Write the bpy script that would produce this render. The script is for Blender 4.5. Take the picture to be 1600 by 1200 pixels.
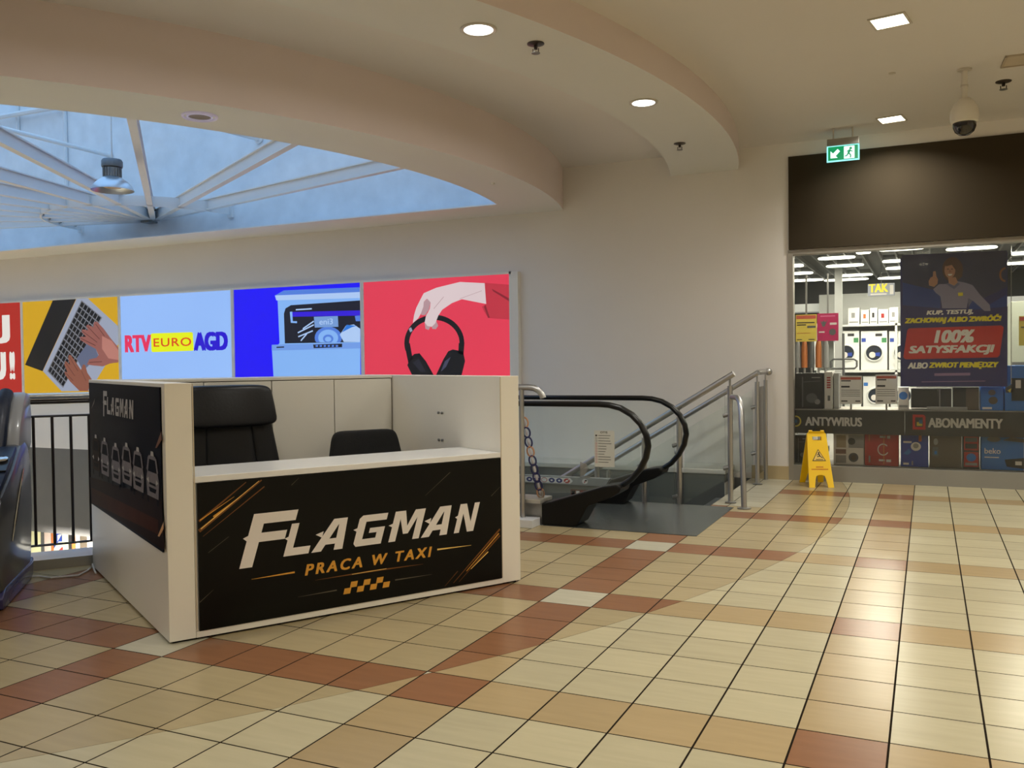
import bpy, bmesh, math, random
from math import sin, cos, pi, radians, sqrt, atan2
from mathutils import Vector, Matrix, noise as mnoise
random.seed(7)
for o in list(bpy.data.objects): bpy.data.objects.remove(o, do_unlink=True)
SC = bpy.context.scene
COL = SC.collection

# ------------------------------------------------------------------ camera
FPX = 1398.5
YAW, PITCH, ROLL = 0.434818, -0.0236529, -0.0117433
CAM = Vector((0.7907, -3.5731, 1.4296))
_cy, _sy, _cp, _sp = cos(YAW), sin(YAW), cos(PITCH), sin(PITCH)
_f = Vector((-_sy*_cp, _cy*_cp, _sp)); _r = Vector((_cy, _sy, 0)); _u = _r.cross(_f)
RT = _r*cos(ROLL) + _u*sin(ROLL); UP = -_r*sin(ROLL) + _u*cos(ROLL); FW = _f
cd = bpy.data.cameras.new('camera'); cd.sensor_width = 36.0; cd.lens = FPX/1600*36.0
cd.clip_start = 0.05; cd.clip_end = 200
cam = bpy.data.objects.new('camera', cd); COL.objects.link(cam)
cam.matrix_world = Matrix(((RT.x, UP.x, -FW.x, CAM.x), (RT.y, UP.y, -FW.y, CAM.y), (RT.z, UP.z, -FW.z, CAM.z), (0, 0, 0, 1)))
SC.camera = cam

# ------------------------------------------------------------------ world, exposure
w = bpy.data.worlds.new('overcast_sky'); SC.world = w; w.use_nodes = True
bg = w.node_tree.nodes['Background']; bg.inputs[0].default_value = (0.35, 0.62, 1.0, 1); bg.inputs[1].default_value = 1.5
SC.view_settings.view_transform = 'Standard'; SC.view_settings.look = 'None'
SC.view_settings.gamma = 1.0; SC.view_settings.exposure = 0.0; SC.view_settings.use_curve_mapping = False
try:
    SC.cycles.use_denoising = True
    SC.cycles.use_adaptive_sampling = True; SC.cycles.adaptive_threshold = 0.02
    SC.cycles.max_bounces = 8; SC.cycles.diffuse_bounces = 4; SC.cycles.transparent_max_bounces = 16
    SC.cycles.sample_clamp_indirect = 6.0
    SC.cycles.caustics_reflective = False; SC.cycles.caustics_refractive = False
except Exception: pass

LAMP_COL = (1.0, 0.96, 0.86); RING_COL = (1.0, 0.98, 0.93); SHOP_COL = (1.0, 0.95, 0.78)
LAMP_W, RING_W, SHOP_W = 29.0, 16.0, 62.0
def area_light(name, loc, size, watts, col, shape='DISK', rot=(0, 0, 0), sy=None, parent=None, portal=False, spread=None):
    ld = bpy.data.lights.new(name, 'AREA'); ld.shape = shape; ld.size = size; ld.energy = watts; ld.color = col
    if sy: ld.size_y = sy
    if spread: ld.spread = spread
    if portal: ld.cycles.is_portal = True
    o = bpy.data.objects.new(name, ld); COL.objects.link(o); o.location = loc; o.rotation_euler = rot
    if parent: o.parent = parent
    return o
area_light('skylight_portal', (-10.7, 3.0, 6.35), 13.8, 1.0, (1, 1, 1), 'RECTANGLE', sy=9.2, portal=True)

# ------------------------------------------------------------------ constants of the place
T = 0.33                       # floor tile
YW = 7.45                      # back wall plane
CX, CY = -10.7, 5.3            # centre of the rotunda
R_ARC = 10.80                  # pattern circle in the floor
R_F1, R_S1, Z_R1 = 9.66, 8.85, 3.73
R_F2, R_O, Z_R2 = 7.46, 6.70, 3.43
Y_OPEN = 6.66
ZC = 3.98
R_VOID = 7.35
X0, X1, Y0 = -20.0, 8.0, -10.0
ZL = -4.6

# ------------------------------------------------------------------ pixel -> point on a plane
def ray(x, y): return RT*((x-800)/FPX) + UP*((600-y)/FPX) + FW
def on_plane(x, y, p0, n):
    d = ray(x, y); n = Vector(n); return CAM + d*((Vector(p0)-CAM).dot(n)/d.dot(n))
def aty(x, y, Y): return on_plane(x, y, (0, Y, 0), (0, 1, 0))
def atz(x, y, Z): return on_plane(x, y, (0, 0, Z), (0, 0, 1))
def xz(p): return (p[0], p[2])

# ------------------------------------------------------------------ materials
def lin(c):
    c = c/255.0
    return c/12.92 if c <= 0.04045 else ((c+0.055)/1.055)**2.4
def L(rgb): return (lin(rgb[0]), lin(rgb[1]), lin(rgb[2]), 1)
MATS = {}
def mat(name, rgb, rough=0.5, metal=0.0, var=0.06, scale=6.0, bump=0.0, coat=0.0, emit=0.0, spec=0.5, stretch=None, ergb=None):
    if name in MATS: return MATS[name]
    m = bpy.data.materials.new(name); m.use_nodes = True; nt = m.node_tree; b = nt.nodes['Principled BSDF']
    tc = nt.nodes.new('ShaderNodeTexCoord'); mp = nt.nodes.new('ShaderNodeMapping'); nz = nt.nodes.new('ShaderNodeTexNoise')
    nz.inputs['Scale'].default_value = scale; nz.inputs['Detail'].default_value = 4
    if stretch: mp.inputs['Scale'].default_value = stretch
    nt.links.new(tc.outputs['Object'], mp.inputs['Vector']); nt.links.new(mp.outputs['Vector'], nz.inputs['Vector'])
    mx = nt.nodes.new('ShaderNodeMix'); mx.data_type = 'RGBA'
    c = L(rgb); mx.inputs[6].default_value = tuple(min(1, v*(1-var)) for v in c[:3])+(1,); mx.inputs[7].default_value = tuple(min(1, v*(1+var)) for v in c[:3])+(1,)
    nt.links.new(nz.outputs['Fac'], mx.inputs[0]); nt.links.new(mx.outputs[2], b.inputs['Base Color'])
    b.inputs['Roughness'].default_value = rough; b.inputs['Metallic'].default_value = metal
    b.inputs['Specular IOR Level'].default_value = spec; b.inputs['Coat Weight'].default_value = coat; b.inputs['Coat Roughness'].default_value = 0.08
    if emit:
        b.inputs['Emission Color'].default_value = L(ergb or rgb); b.inputs['Emission Strength'].default_value = emit
    if bump:
        bp = nt.nodes.new('ShaderNodeBump'); bp.inputs['Strength'].default_value = bump; bp.inputs['Distance'].default_value = 0.01
        nt.links.new(nz.outputs['Fac'], bp.inputs['Height']); nt.links.new(bp.outputs['Normal'], b.inputs['Normal'])
    MATS[name] = m; return m
def lit(name, rgb, s=1.0):           # backlit print / lamp face
    if name in MATS: return MATS[name]
    m = bpy.data.materials.new(name); m.use_nodes = True; nt = m.node_tree; b = nt.nodes['Principled BSDF']
    tc = nt.nodes.new('ShaderNodeTexCoord'); nz = nt.nodes.new('ShaderNodeTexNoise'); nz.inputs['Scale'].default_value = 0.7
    nt.links.new(tc.outputs['Object'], nz.inputs['Vector'])
    mx = nt.nodes.new('ShaderNodeMix'); mx.data_type = 'RGBA'; c = L(rgb)
    mx.inputs[6].default_value = tuple(v*0.94 for v in c[:3])+(1,); mx.inputs[7].default_value = tuple(min(1, v*1.06) for v in c[:3])+(1,)
    nt.links.new(nz.outputs['Fac'], mx.inputs[0]); nt.links.new(mx.outputs[2], b.inputs['Emission Color'])
    b.inputs['Base Color'].default_value = (0.02, 0.02, 0.02, 1); b.inputs['Emission Strength'].default_value = s; b.inputs['Roughness'].default_value = 0.4
    MATS[name] = m; return m
def glass_mat(name, tint, refl=0.05, haze=0.0, hazecol=(200, 210, 205)):
    m = bpy.data.materials.new(name); m.use_nodes = True; nt = m.node_tree; nt.nodes.remove(nt.nodes['Principled BSDF'])
    out = nt.nodes['Material Output']; tr = nt.nodes.new('ShaderNodeBsdfTransparent'); tr.inputs[0].default_value = tint+(1,)
    gl = nt.nodes.new('ShaderNodeBsdfGlossy'); gl.inputs['Roughness'].default_value = 0.03
    df = nt.nodes.new('ShaderNodeBsdfDiffuse'); tc = nt.nodes.new('ShaderNodeTexCoord'); nz = nt.nodes.new('ShaderNodeTexNoise'); nz.inputs['Scale'].default_value = 3
    nt.links.new(tc.outputs['Object'], nz.inputs['Vector'])
    cr = nt.nodes.new('ShaderNodeMapRange'); cr.inputs[3].default_value = haze*0.7; cr.inputs[4].default_value = haze*1.3
    nt.links.new(nz.outputs['Fac'], cr.inputs[0]); df.inputs[0].default_value = L(hazecol)
    m1 = nt.nodes.new('ShaderNodeMixShader'); nt.links.new(cr.outputs[0], m1.inputs[0]); nt.links.new(tr.outputs[0], m1.inputs[1]); nt.links.new(df.outputs[0], m1.inputs[2])
    lw = nt.nodes.new('ShaderNodeFresnel'); lw.inputs[0].default_value = 1.35
    m2 = nt.nodes.new('ShaderNodeMixShader'); nt.links.new(lw.outputs[0], m2.inputs[0]); nt.links.new(m1.outputs[0], m2.inputs[1]); nt.links.new(gl.outputs[0], m2.inputs[2])
    nt.links.new(m2.outputs[0], out.inputs[0]); MATS[name] = m; return m
def tile_mat(name, rgb):
    m = bpy.data.materials.new(name); m.use_nodes = True; nt = m.node_tree; b = nt.nodes['Principled BSDF']
    ge = nt.nodes.new('ShaderNodeNewGeometry'); mp = nt.nodes.new('ShaderNodeMapping'); mp.inputs['Scale'].default_value = (3.0, 26.0, 1.0)
    nt.links.new(ge.outputs['Position'], mp.inputs['Vector'])
    n1 = nt.nodes.new('ShaderNodeTexNoise'); n1.inputs['Scale'].default_value = 1.0; n1.inputs['Detail'].default_value = 5
    nt.links.new(mp.outputs[0], n1.inputs['Vector'])
    vor = nt.nodes.new('ShaderNodeTexWhiteNoise'); sn = nt.nodes.new('ShaderNodeVectorMath'); sn.operation = 'SNAP'; sn.inputs[1].default_value = (T, T, 10)
    nt.links.new(ge.outputs['Position'], sn.inputs[0]); nt.links.new(sn.outputs[0], vor.inputs['Vector'])
    ad = nt.nodes.new('ShaderNodeMath'); ad.operation = 'MULTIPLY_ADD'; ad.inputs[1].default_value = 0.55
    nt.links.new(vor.outputs['Value'], ad.inputs[0]); nt.links.new(n1.outputs['Fac'], ad.inputs[2])
    mr = nt.nodes.new('ShaderNodeMapRange'); mr.inputs[1].default_value = 0.3; mr.inputs[2].default_value = 1.2; nt.links.new(ad.outputs[0], mr.inputs[0])
    mx = nt.nodes.new('ShaderNodeMix'); mx.data_type = 'RGBA'; c = L(rgb)
    mx.inputs[6].default_value = tuple(v*0.90 for v in c[:3])+(1,); mx.inputs[7].default_value = tuple(min(1, v*1.08) for v in c[:3])+(1,)
    nt.links.new(mr.outputs[0], mx.inputs[0]); nt.links.new(mx.outputs[2], b.inputs['Base Color'])
    rr = nt.nodes.new('ShaderNodeMapRange'); rr.inputs[3].default_value = 0.20; rr.inputs[4].default_value = 0.28; nt.links.new(n1.outputs['Fac'], rr.inputs[0])
    nt.links.new(rr.outputs[0], b.inputs['Roughness']); b.inputs['Specular IOR Level'].default_value = 0.13
    MATS[name] = m; return m

M_WALL = mat('wall_paint', (240, 235, 230), 0.75, var=0.025, scale=1.2)
M_DRUM = mat('rough_white_plaster', (228, 231, 234), 0.9, var=0.16, scale=3.2, bump=0.8)
M_CEIL = mat('ceiling_paint', (229, 224, 220), 0.8, var=0.02, scale=0.8)
M_RING = mat('ring_paint', (228, 227, 222), 0.7, var=0.02, scale=0.8)
M_FASC = mat('pinkish_fascia_paint', (228, 214, 211), 0.6, var=0.03, scale=0.8)
M_DGREY = mat('dark_grey_paint', (84, 88, 86), 0.6, var=0.05, scale=2)
M_GROUT = mat('grout', (36, 29, 21), 0.95, var=0.15, scale=30, spec=0.05)
M_TILE = {k: tile_mat('tile_'+k, c) for k, c in dict(cream=(188, 178, 146), tan=(174, 152, 113), beige=(174, 158, 122), brown=(142, 100, 71), white=(192, 186, 164)).items()}
M_STEEL = mat('brushed_steel', (186, 186, 186), 0.34, 1.0, var=0.08, scale=40, stretch=(1, 1, 0.1))
M_STEELD = mat('dull_steel', (150, 150, 148), 0.45, 0.9, var=0.08, scale=20)
M_PLATE = mat('ribbed_floor_plate', (98, 103, 101), 0.27, 0.5, var=0.08, scale=8)
M_RUBBER = mat('black_rubber', (13, 13, 13), 0.32, var=0.1, spec=0.3)
M_BLACK = mat('black_plastic', (13, 13, 13), 0.4, var=0.1, spec=0.25)
M_BAR = mat('dark_brown_bar_paint', (42, 34, 32), 0.4, var=0.1)
M_WHITE = mat('white_laminate', (243, 238, 226), 0.35, var=0.015, scale=1)
M_WHITE2 = mat('white_counter_top', (242, 241, 238), 0.2, var=0.01, scale=1)
M_LEATHER = mat('black_leather', (13, 14, 18), 0.36, var=0.2, scale=60, bump=0.12, spec=0.3)
M_FABRIC = mat('black_fabric', (18, 18, 19), 0.85, var=0.2, scale=120, bump=0.2)
M_CHROME = mat('chrome', (205, 205, 205), 0.12, 1.0, var=0.02)
M_ALU = mat('grey_aluminium', (150, 146, 138), 0.5, 0.35, var=0.03)
M_GLASS = glass_mat('greenish_glass', (0.97, 0.988, 0.98), haze=0.03)
M_SHOPGL = glass_mat('shop_glass', (0.97, 0.97, 0.96), haze=0.02)
M_PRINTK = mat('black_print', (10, 10, 8), 0.30, var=0.15, scale=2, spec=0.2)

# ------------------------------------------------------------------ mesh builder
class MB:
    def __init__(s): s.v = []; s.f = []; s.m = []; s.mats = []
    def mi(s, m):
        if m is None: return 0
        if m not in s.mats: s.mats.append(m)
        return s.mats.index(m)
    def add(s, vs, fs, m=None):
        k = len(s.v); i = s.mi(m); s.v += [tuple(p) for p in vs]
        for f in fs: s.f.append([k+j for j in f]); s.m.append(i)
        return s
    def box(s, x0, x1, y0, y1, z0, z1, m=None, M=None):
        vs = [Vector(p) for p in ((x0, y0, z0), (x1, y0, z0), (x1, y1, z0), (x0, y1, z0), (x0, y0, z1), (x1, y0, z1), (x1, y1, z1), (x0, y1, z1))]
        if M: vs = [M @ p for p in vs]
        return s.add(vs, [(0, 3, 2, 1), (4, 5, 6, 7), (0, 1, 5, 4), (1, 2, 6, 5), (2, 3, 7, 6), (3, 0, 4, 7)], m)
    def prism(s, pts, a, b, fn, m=None):       # pts 2D ring, fn(p, q, d) -> 3D, extruded d from a to b
        n = len(pts); ar = sum(pts[i][0]*pts[(i+1) % n][1]-pts[(i+1) % n][0]*pts[i][1] for i in range(n))
        if ar < 0: pts = pts[::-1]
        vs = [fn(p, q, a) for p, q in pts]+[fn(p, q, b) for p, q in pts]
        fs = [list(range(n))[::-1], list(range(n, 2*n))]+[(i, (i+1) % n, n+(i+1) % n, n+i) for i in range(n)]
        return s.add(vs, fs, m)
    def tube(s, path, r, seg=10, m=None, caps=True, ell=None, closed=False):
        P = [Vector(p) for p in path]; n = len(P); rs = r if isinstance(r, (list, tuple)) else [r]*n
        up = None; rings = []
        for i in range(n):
            if closed: t = P[(i+1) % n]-P[i-1]
            else: t = (P[min(i+1, n-1)]-P[max(i-1, 0)])
            t.normalize()
            if up is None:
                up = Vector((0, 0, 1)) if abs(t.z) < 0.9 else Vector((0, 1, 0))
                if ell: up = Vector(ell[2])
            sd = t.cross(up)
            if sd.length < 1e-6: sd = t.orthogonal()
            sd.normalize(); up2 = sd.cross(t).normalized()
            if not ell: up = up2
            ring = []
            for k in range(seg):
                a = 2*pi*k/seg
                if ell: ring.append(P[i]+sd*(cos(a)*ell[0])+up2*(sin(a)*ell[1]))
                else: ring.append(P[i]+sd*(cos(a)*rs[i])+up2*(sin(a)*rs[i]))
            rings.append(ring)
        vs = [p for rg in rings for p in rg]; fs = []
        for i in range(n if closed else n-1):
            j = (i+1) % n
            for k in range(seg): fs.append((i*seg+k, i*seg+(k+1) % seg, j*seg+(k+1) % seg, j*seg+k))
        if caps and not closed: fs += [list(range(seg))[::-1], [(n-1)*seg+k for k in range(seg)]]
        return s.add(vs, fs, m)
    def lathe(s, prof, c=(0, 0, 0), seg=24, m=None, M=None, caps=True):
        vs = []; fs = []; n = len(prof)
        for r, z in prof:
            for k in range(seg):
                a = 2*pi*k/seg; p = Vector((r*cos(a), r*sin(a), z))
                if M: p = M @ p
                vs.append(Vector(c)+p)
        for i in range(n-1):
            for k in range(seg): fs.append((i*seg+k, i*seg+(k+1) % seg, (i+1)*seg+(k+1) % seg, (i+1)*seg+k))
        if caps and prof[0][0] > 1e-6: fs.append(list(range(seg))[::-1])
        if caps and prof[-1][0] > 1e-6: fs.append([(n-1)*seg+k for k in range(seg)])
        return s.add(vs, fs, m)
    def pillow(s, c, a, b, h, e1=0.35, e2=0.35, seg=28, rng=16, m=None, fn=None):
        def pw(x, e): return math.copysign(abs(x)**e, x)
        vs = []; fs = []
        for i in range(rng+1):
            ph = -pi/2+pi*i/rng
            for k in range(seg):
                th = 2*pi*k/seg
                p = Vector((a*pw(cos(ph), e1)*pw(cos(th), e2), b*pw(cos(ph), e1)*pw(sin(th), e2), h*pw(sin(ph), e1)))
                if fn: p = fn(p)
                vs.append(Vector(c)+p)
        for i in range(rng):
            for k in range(seg): fs.append((i*seg+k, i*seg+(k+1) % seg, (i+1)*seg+(k+1) % seg, (i+1)*seg+k))
        return s.add(vs, fs, m)
    def build(s, name, m=None, parent=None, smooth=False, bevel=0.0, fix=False, M=None):
        me = bpy.data.meshes.new(name); me.from_pydata(s.v, [], s.f)
        ml = s.mats if s.mats else [m]
        for x in ml: me.materials.append(x)
        if s.mats:
            for p, i in zip(me.polygons, s.m): p.material_index = i
        if bevel or fix:
            bm = bmesh.new(); bm.from_mesh(me)
            bmesh.ops.remove_doubles(bm, verts=bm.verts, dist=1e-5)
            if bevel: bmesh.ops.bevel(bm, geom=[e for e in bm.edges if len(e.link_faces) == 2 and e.calc_face_angle(0) > 0.5], offset=bevel, segments=2, affect='EDGES', profile=0.5)
            bmesh.ops.recalc_face_normals(bm, faces=bm.faces)
            bm.to_mesh(me); bm.free()
        if smooth:
            me.polygons.foreach_set('use_smooth', [True]*len(me.polygons))
            try: me.set_sharp_from_angle(angle=radians(40))
            except Exception: pass
        me.update()
        o = bpy.data.objects.new(name, me); COL.objects.link(o)
        if parent: o.parent = parent
        return o
def tag(o, label, cat, group=None, kind=None):
    o['label'] = label
    if cat: o['category'] = cat
    if group: o['group'] = group
    if kind: o['kind'] = kind
    return o
def thing(name, label, cat, loc=(0, 0, 0), rotz=0.0, group=None):
    o = bpy.data.objects.new(name, None); COL.objects.link(o); o.location = loc; o.rotation_euler = (0, 0, rotz); o.empty_display_size = 0.1
    return tag(o, label, cat, group)
def struct(o, label=None):
    o['kind'] = 'structure'
    if label: o['label'] = label
    return o
def dup(root, loc=None, label=None, group=None, rotz=None):
    r = root.copy(); COL.objects.link(r)
    if loc is not None: r.location = loc
    if rotz is not None: r.rotation_euler[2] = rotz
    if label: r['label'] = label
    if group: r['group'] = group
    for ch in list(root.children):
        c = ch.copy(); COL.objects.link(c); c.parent = r
        for g in list(ch.children):
            d = g.copy(); COL.objects.link(d); d.parent = c
    return r
XZ = lambda y: (lambda p, q, d: (p, d, q))
def fxz(p, q, d): return (p, d, q)
def fxy(p, q, d): return (p, q, d)
def fyz(p, q, d): return (d, p, q)
# ------------------------------------------------------------------ flat print
_tc = {}
def text_mesh(body, shear=0.0, bold=0.0, space=1.0):
    k = (body, shear, bold, space)
    if k in _tc: return _tc[k]
    cu = bpy.data.curves.new('t', 'FONT'); cu.body = body; cu.size = 1; cu.shear = shear;  cu.space_character = space
    cu.resolution_u = 3; cu.fill_mode = 'FRONT'
    o = bpy.data.objects.new('t', cu); COL.objects.link(o); bpy.context.view_layer.update()
    me = bpy.data.meshes.new_from_object(o.evaluated_get(bpy.context.evaluated_depsgraph_get()))
    vs = [(v.co.x, v.co.y) for v in me.vertices]; fs = [list(p.vertices) for p in me.polygons]
    bpy.data.objects.remove(o); bpy.data.curves.remove(cu); bpy.data.meshes.remove(me)
    xs = [a for a, b in vs]; ys = [b for a, b in vs]; x0, x1, y0, y1 = min(xs), max(xs), min(ys), max(ys)
    vs = [((a-x0)/(x1-x0), (b-y0)/(y1-y0)) for a, b in vs]
    _tc[k] = (vs, fs, (x1-x0)/(y1-y0)); return _tc[k]
class Print:
    """flat print on a plane: O origin, U right, V up, N towards the viewer"""
    def __init__(s, O, U, V, lay=0.0015):
        s.O = Vector(O); s.U = Vector(U).normalized(); s.V = Vector(V).normalized(); s.N = s.U.cross(s.V).normalized(); s.lay = lay; s.mb = MB()
    def at(s, x, y, k): return s.O+s.U*x+s.V*y+s.N*(k*s.lay)
    def uv(s, px, py):
        p = on_plane(px, py, s.O, s.N)-s.O; return (p.dot(s.U), p.dot(s.V))
    def poly(s, pts, m, k=1):
        n = len(pts); ar = sum(pts[i][0]*pts[(i+1) % n][1]-pts[(i+1) % n][0]*pts[i][1] for i in range(n))
        if ar < 0: pts = pts[::-1]
        s.mb.add([s.at(x, y, k) for x, y in pts], [list(range(n))], m); return s
    def rect(s, x0, y0, x1, y1, m, k=1): return s.poly([(x0, y0), (x1, y0), (x1, y1), (x0, y1)], m, k)
    def ell(s, cx, cy, rx, ry, m, k=1, n=24, a0=0, a1=2*pi): return s.poly([(cx+rx*cos(a0+(a1-a0)*i/n), cy+ry*sin(a0+(a1-a0)*i/n)) for i in range(n if abs(a1-a0-2*pi) < 1e-6 else n+1)], m, k)
    def ring(s, cx, cy, rx, ry, w, m, k=1, n=28, a0=0, a1=2*pi):
        for i in range(n):
            p = [a0+(a1-a0)*i/n, a0+(a1-a0)*(i+1)/n]
            s.poly([(cx+rx*cos(p[0]), cy+ry*sin(p[0])), (cx+rx*cos(p[1]), cy+ry*sin(p[1])), (cx+(rx-w)*cos(p[1]), cy+(ry-w)*sin(p[1])), (cx+(rx-w)*cos(p[0]), cy+(ry-w)*sin(p[0]))], m, k)
    def line(s, a, b, w, m, k=1, w2=None):
        d = Vector((b[0]-a[0], b[1]-a[1])); n = Vector((-d.y, d.x)).normalized(); w2 = w if w2 is None else w2
        s.poly([(a[0]-n.x*w/2, a[1]-n.y*w/2), (b[0]-n.x*w2/2, b[1]-n.y*w2/2), (b[0]+n.x*w2/2, b[1]+n.y*w2/2), (a[0]+n.x*w/2, a[1]+n.y*w/2)], m, k)
    def px(s, pts, m, k=1, off=(0, 0), sc=1.0): return s.poly([s.uv(off[0]+a/sc, off[1]+b/sc) for a, b in pts], m, k)
    def text(s, body, x0, y0, x1, y1, m, k=2, shear=0.0, bold=0.0, space=1.0):
        vs, fs, ar = text_mesh(body, shear, 0, space); h = (y1-y0)*bold; x0 += h; x1 -= h; y0 += h*.5; y1 -= h*.5
        for i, (dx, dy) in enumerate([(0, 0)] if not bold else [(-1, -.5), (-1, .5), (1, -.5), (1, .5), (0, 0)]):
            s.mb.add([s.at(x0+(x1-x0)*a+dx*h, y0+(y1-y0)*b+dy*h, k+0.08*i) for a, b in vs], fs, m)
        return s
    def words(s, body, x0, y0, x1, y1, m, k, name, parent, inv, **kw):      # every word of a line is a part of its own
        keep = s.mb; s.mb = MB(); s.text(body, x0, y0, x1, y1, m, k, **kw); full = s.mb
        xs = [(Vector(p)-s.O).dot(s.U) for p in full.v]; fi = sorted((min(xs[i] for i in f), max(xs[i] for i in f), n) for n, f in enumerate(full.f))
        groups = []; end = None; gap = (x1-x0)*0.035
        for a, b, n in fi:
            if end is None or a > end+gap: groups.append([]); end = b
            groups[-1].append(n); end = max(end, b)
        for g in groups:
            mb = MB()
            for n in g: mb.add([full.v[i] for i in full.f[n]], [list(range(len(full.f[n])))], m)
            s.mb = mb; s.build(name, parent, inv)
        s.mb = keep
    def flush(s, name, parent=None, inv=None):
        o = s.build(name, parent, inv); s.mb = MB(); return o
    def tpx(s, body, a, b, m, k=2, off=(0, 0), sc=1.0, **kw):      # a lower-left px, b upper-right px
        x0, y0 = s.uv(off[0]+a[0]/sc, off[1]+a[1]/sc); x1, y1 = s.uv(off[0]+b[0]/sc, off[1]+b[1]/sc)
        return s.text(body, x0, y0, x1, y1, m, k, **kw)
    def build(s, name, parent=None, inv=None):
        if inv is not None: s.mb.v = [tuple(inv @ Vector(p)) for p in s.mb.v]
        return s.mb.build(name, None, parent)
def local(root):
    bpy.context.view_layer.update(); return root.matrix_world.inverted()
# ================================================================== FLOOR
def clip(poly, nx, ny, d):
    out = []; n = len(poly)
    for i in range(n):
        a, b = poly[i], poly[(i+1) % n]; da = nx*a[0]+ny*a[1]-d; db = nx*b[0]+ny*b[1]-d
        if da <= 0: out.append(a)
        if (da < 0 < db) or (db < 0 < da):
            t = da/(da-db); out.append((a[0]+(b[0]-a[0])*t, a[1]+(b[1]-a[1])*t))
    return out
def area(p): return abs(sum(p[i][0]*p[(i+1) % len(p)][1]-p[(i+1) % len(p)][0]*p[i][1] for i in range(len(p))))/2
def split_circle(poly, R, inside):
    cx = sum(p[0] for p in poly)/len(poly)-CX; cy = sum(p[1] for p in poly)/len(poly)-CY
    r = sqrt(cx*cx+cy*cy)
    if abs(r-R) > 0.4: return poly if (r < R) == inside else []
    nx, ny = cx/r, cy/r; d = R+nx*CX+ny*CY
    return clip(poly, nx, ny, d) if inside else clip(poly, -nx, -ny, -d)
PL_Y0, PL_Y1, PL_X = 3.63, 5.18, -0.92       # escalator landing plate
PIT_X = -1.15
def regions(poly):
    out = []
    a = clip(poly, 0, 1, PL_Y0)
    if len(a) > 2: a = split_circle(a, 7.37, False) if True else a
    if len(a) > 2: out.append(a)
    b = clip(clip(clip(poly, 0, -1, -PL_Y0), 0, 1, PL_Y1), -1, 0, -PL_X) if len(poly) > 2 else []
    if len(b) > 2: out.append(b)
    c = clip(clip(clip(poly, 0, -1, -PL_Y1), -1, 0, -PIT_X), 0, 1, YW)
    if len(c) > 2: out.append(c)
    return [r for r in out if len(r) > 2 and area(r) > 2e-4]
def project(p):
    d = Vector((p[0], p[1], 0))-CAM; z = d.dot(FW)
    if z < 0.2: return None
    return (800+FPX*d.dot(RT)/z, 600-FPX*d.dot(UP)/z)
KIOSK_PX = [(140, 595), (145, 884), (265, 1006), (815, 906), (811, 588)]
def in_poly(p, poly):
    c = False; n = len(poly)
    for i in range(n):
        a, b = poly[i], poly[i-1]
        if (a[1] > p[1]) != (b[1] > p[1]) and p[0] < (b[0]-a[0])*(p[1]-a[1])/(b[1]-a[1])+a[0]: c = not c
    return c
slab = MB(); pieces = []
G = 0.0040
for i in range(int(X0/T)-1, int(X1/T)+1):
    for j in range(int(Y0/T)-1, int(YW/T)+1):
        x, y = i*T, j*T
        for cell in regions([(x, y), (x+T, y), (x+T, y+T), (x, y+T)]):
            slab.add([(p[0], p[1], -0.0007) for p in cell], [list(range(len(cell)))])
        for part in regions([(x+G, y+G), (x+T-G, y+G), (x+T-G, y+T-G), (x+G, y+T-G)]):
            bc, br = (i-1) % 5 == 0, (j-4) % 5 == 0
            for inside in (True, False):
                pc = split_circle(part, R_ARC-0.0015 if inside else R_ARC+0.0015, inside)
                if len(pc) < 3 or area(pc) < 2e-4: continue
                if inside: key = 'white' if (bc and br) else 'brown' if (bc or br) else 'beige'
                else: key = 'brown' if (bc and br) else 'tan' if (bc or br) else 'cream'
                if pc[0][1] > PL_Y1 and pc[0][0] < -0.70: key = 'white'
                cx = sum(p[0] for p in pc)/len(pc); cy = sum(p[1] for p in pc)/len(pc)
                pp = [project(p) for p in pc]; ap = 0
                if all(pp):
                    q = project((cx, cy))
                    if -20 < q[0] < 1620 and q[1] < 1225 and not in_poly(q, KIOSK_PX): ap = area(pp)
                pieces.append((ap, key, pc, (cx, cy), abs(area(pc)-(T-2*G)**2) < 1e-6))
floor = struct(slab.build('floor', M_GROUT), 'tiled mall floor of cream, tan and brown squares')
pieces.sort(key=lambda p: -p[0])
_tm = {}
def tile_mesh(key, pc, full):
    if full and key in _tm: return _tm[key]
    cx = sum(p[0] for p in pc)/len(pc); cy = sum(p[1] for p in pc)/len(pc); n = len(pc)
    ar = sum(pc[k][0]*pc[(k+1) % n][1]-pc[(k+1) % n][0]*pc[k][1] for k in range(n))
    if ar < 0: pc = pc[::-1]
    top = [(cx+(p[0]-cx)*0.997-cx, cy+(p[1]-cy)*0.997-cy, 0.0) for p in pc]; mid = [(p[0]-cx, p[1]-cy, -0.0006) for p in pc]; bot = [(p[0]-cx, p[1]-cy, -0.006) for p in pc]
    fs = [list(range(n))]+[(n+k, n+(k+1) % n, (k+1) % n, k) for k in range(n)]+[(2*n+k, 2*n+(k+1) % n, n+(k+1) % n, n+k) for k in range(n)]
    me = bpy.data.meshes.new('tile'); me.from_pydata(top+mid+bot, [], fs); me.materials.append(M_TILE[key]); me.update()
    if full: _tm[key] = me
    return me
rest = MB()
for n, (ap, key, pc, c, full) in enumerate(pieces):
    if n < 300 and ap > 0:
        o = bpy.data.objects.new('tile', tile_mesh(key, pc, full)); COL.objects.link(o); o.location = (c[0], c[1], 0); o.parent = floor
    else:
        rest.add([(p[0], p[1], 0.0) for p in pc], [list(range(len(pc)))], M_TILE[key])
ro = rest.build('tile', None, floor, fix=False); ro['kind'] = 'stuff'; ro['label'] = 'remaining floor tiles further away'
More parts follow.
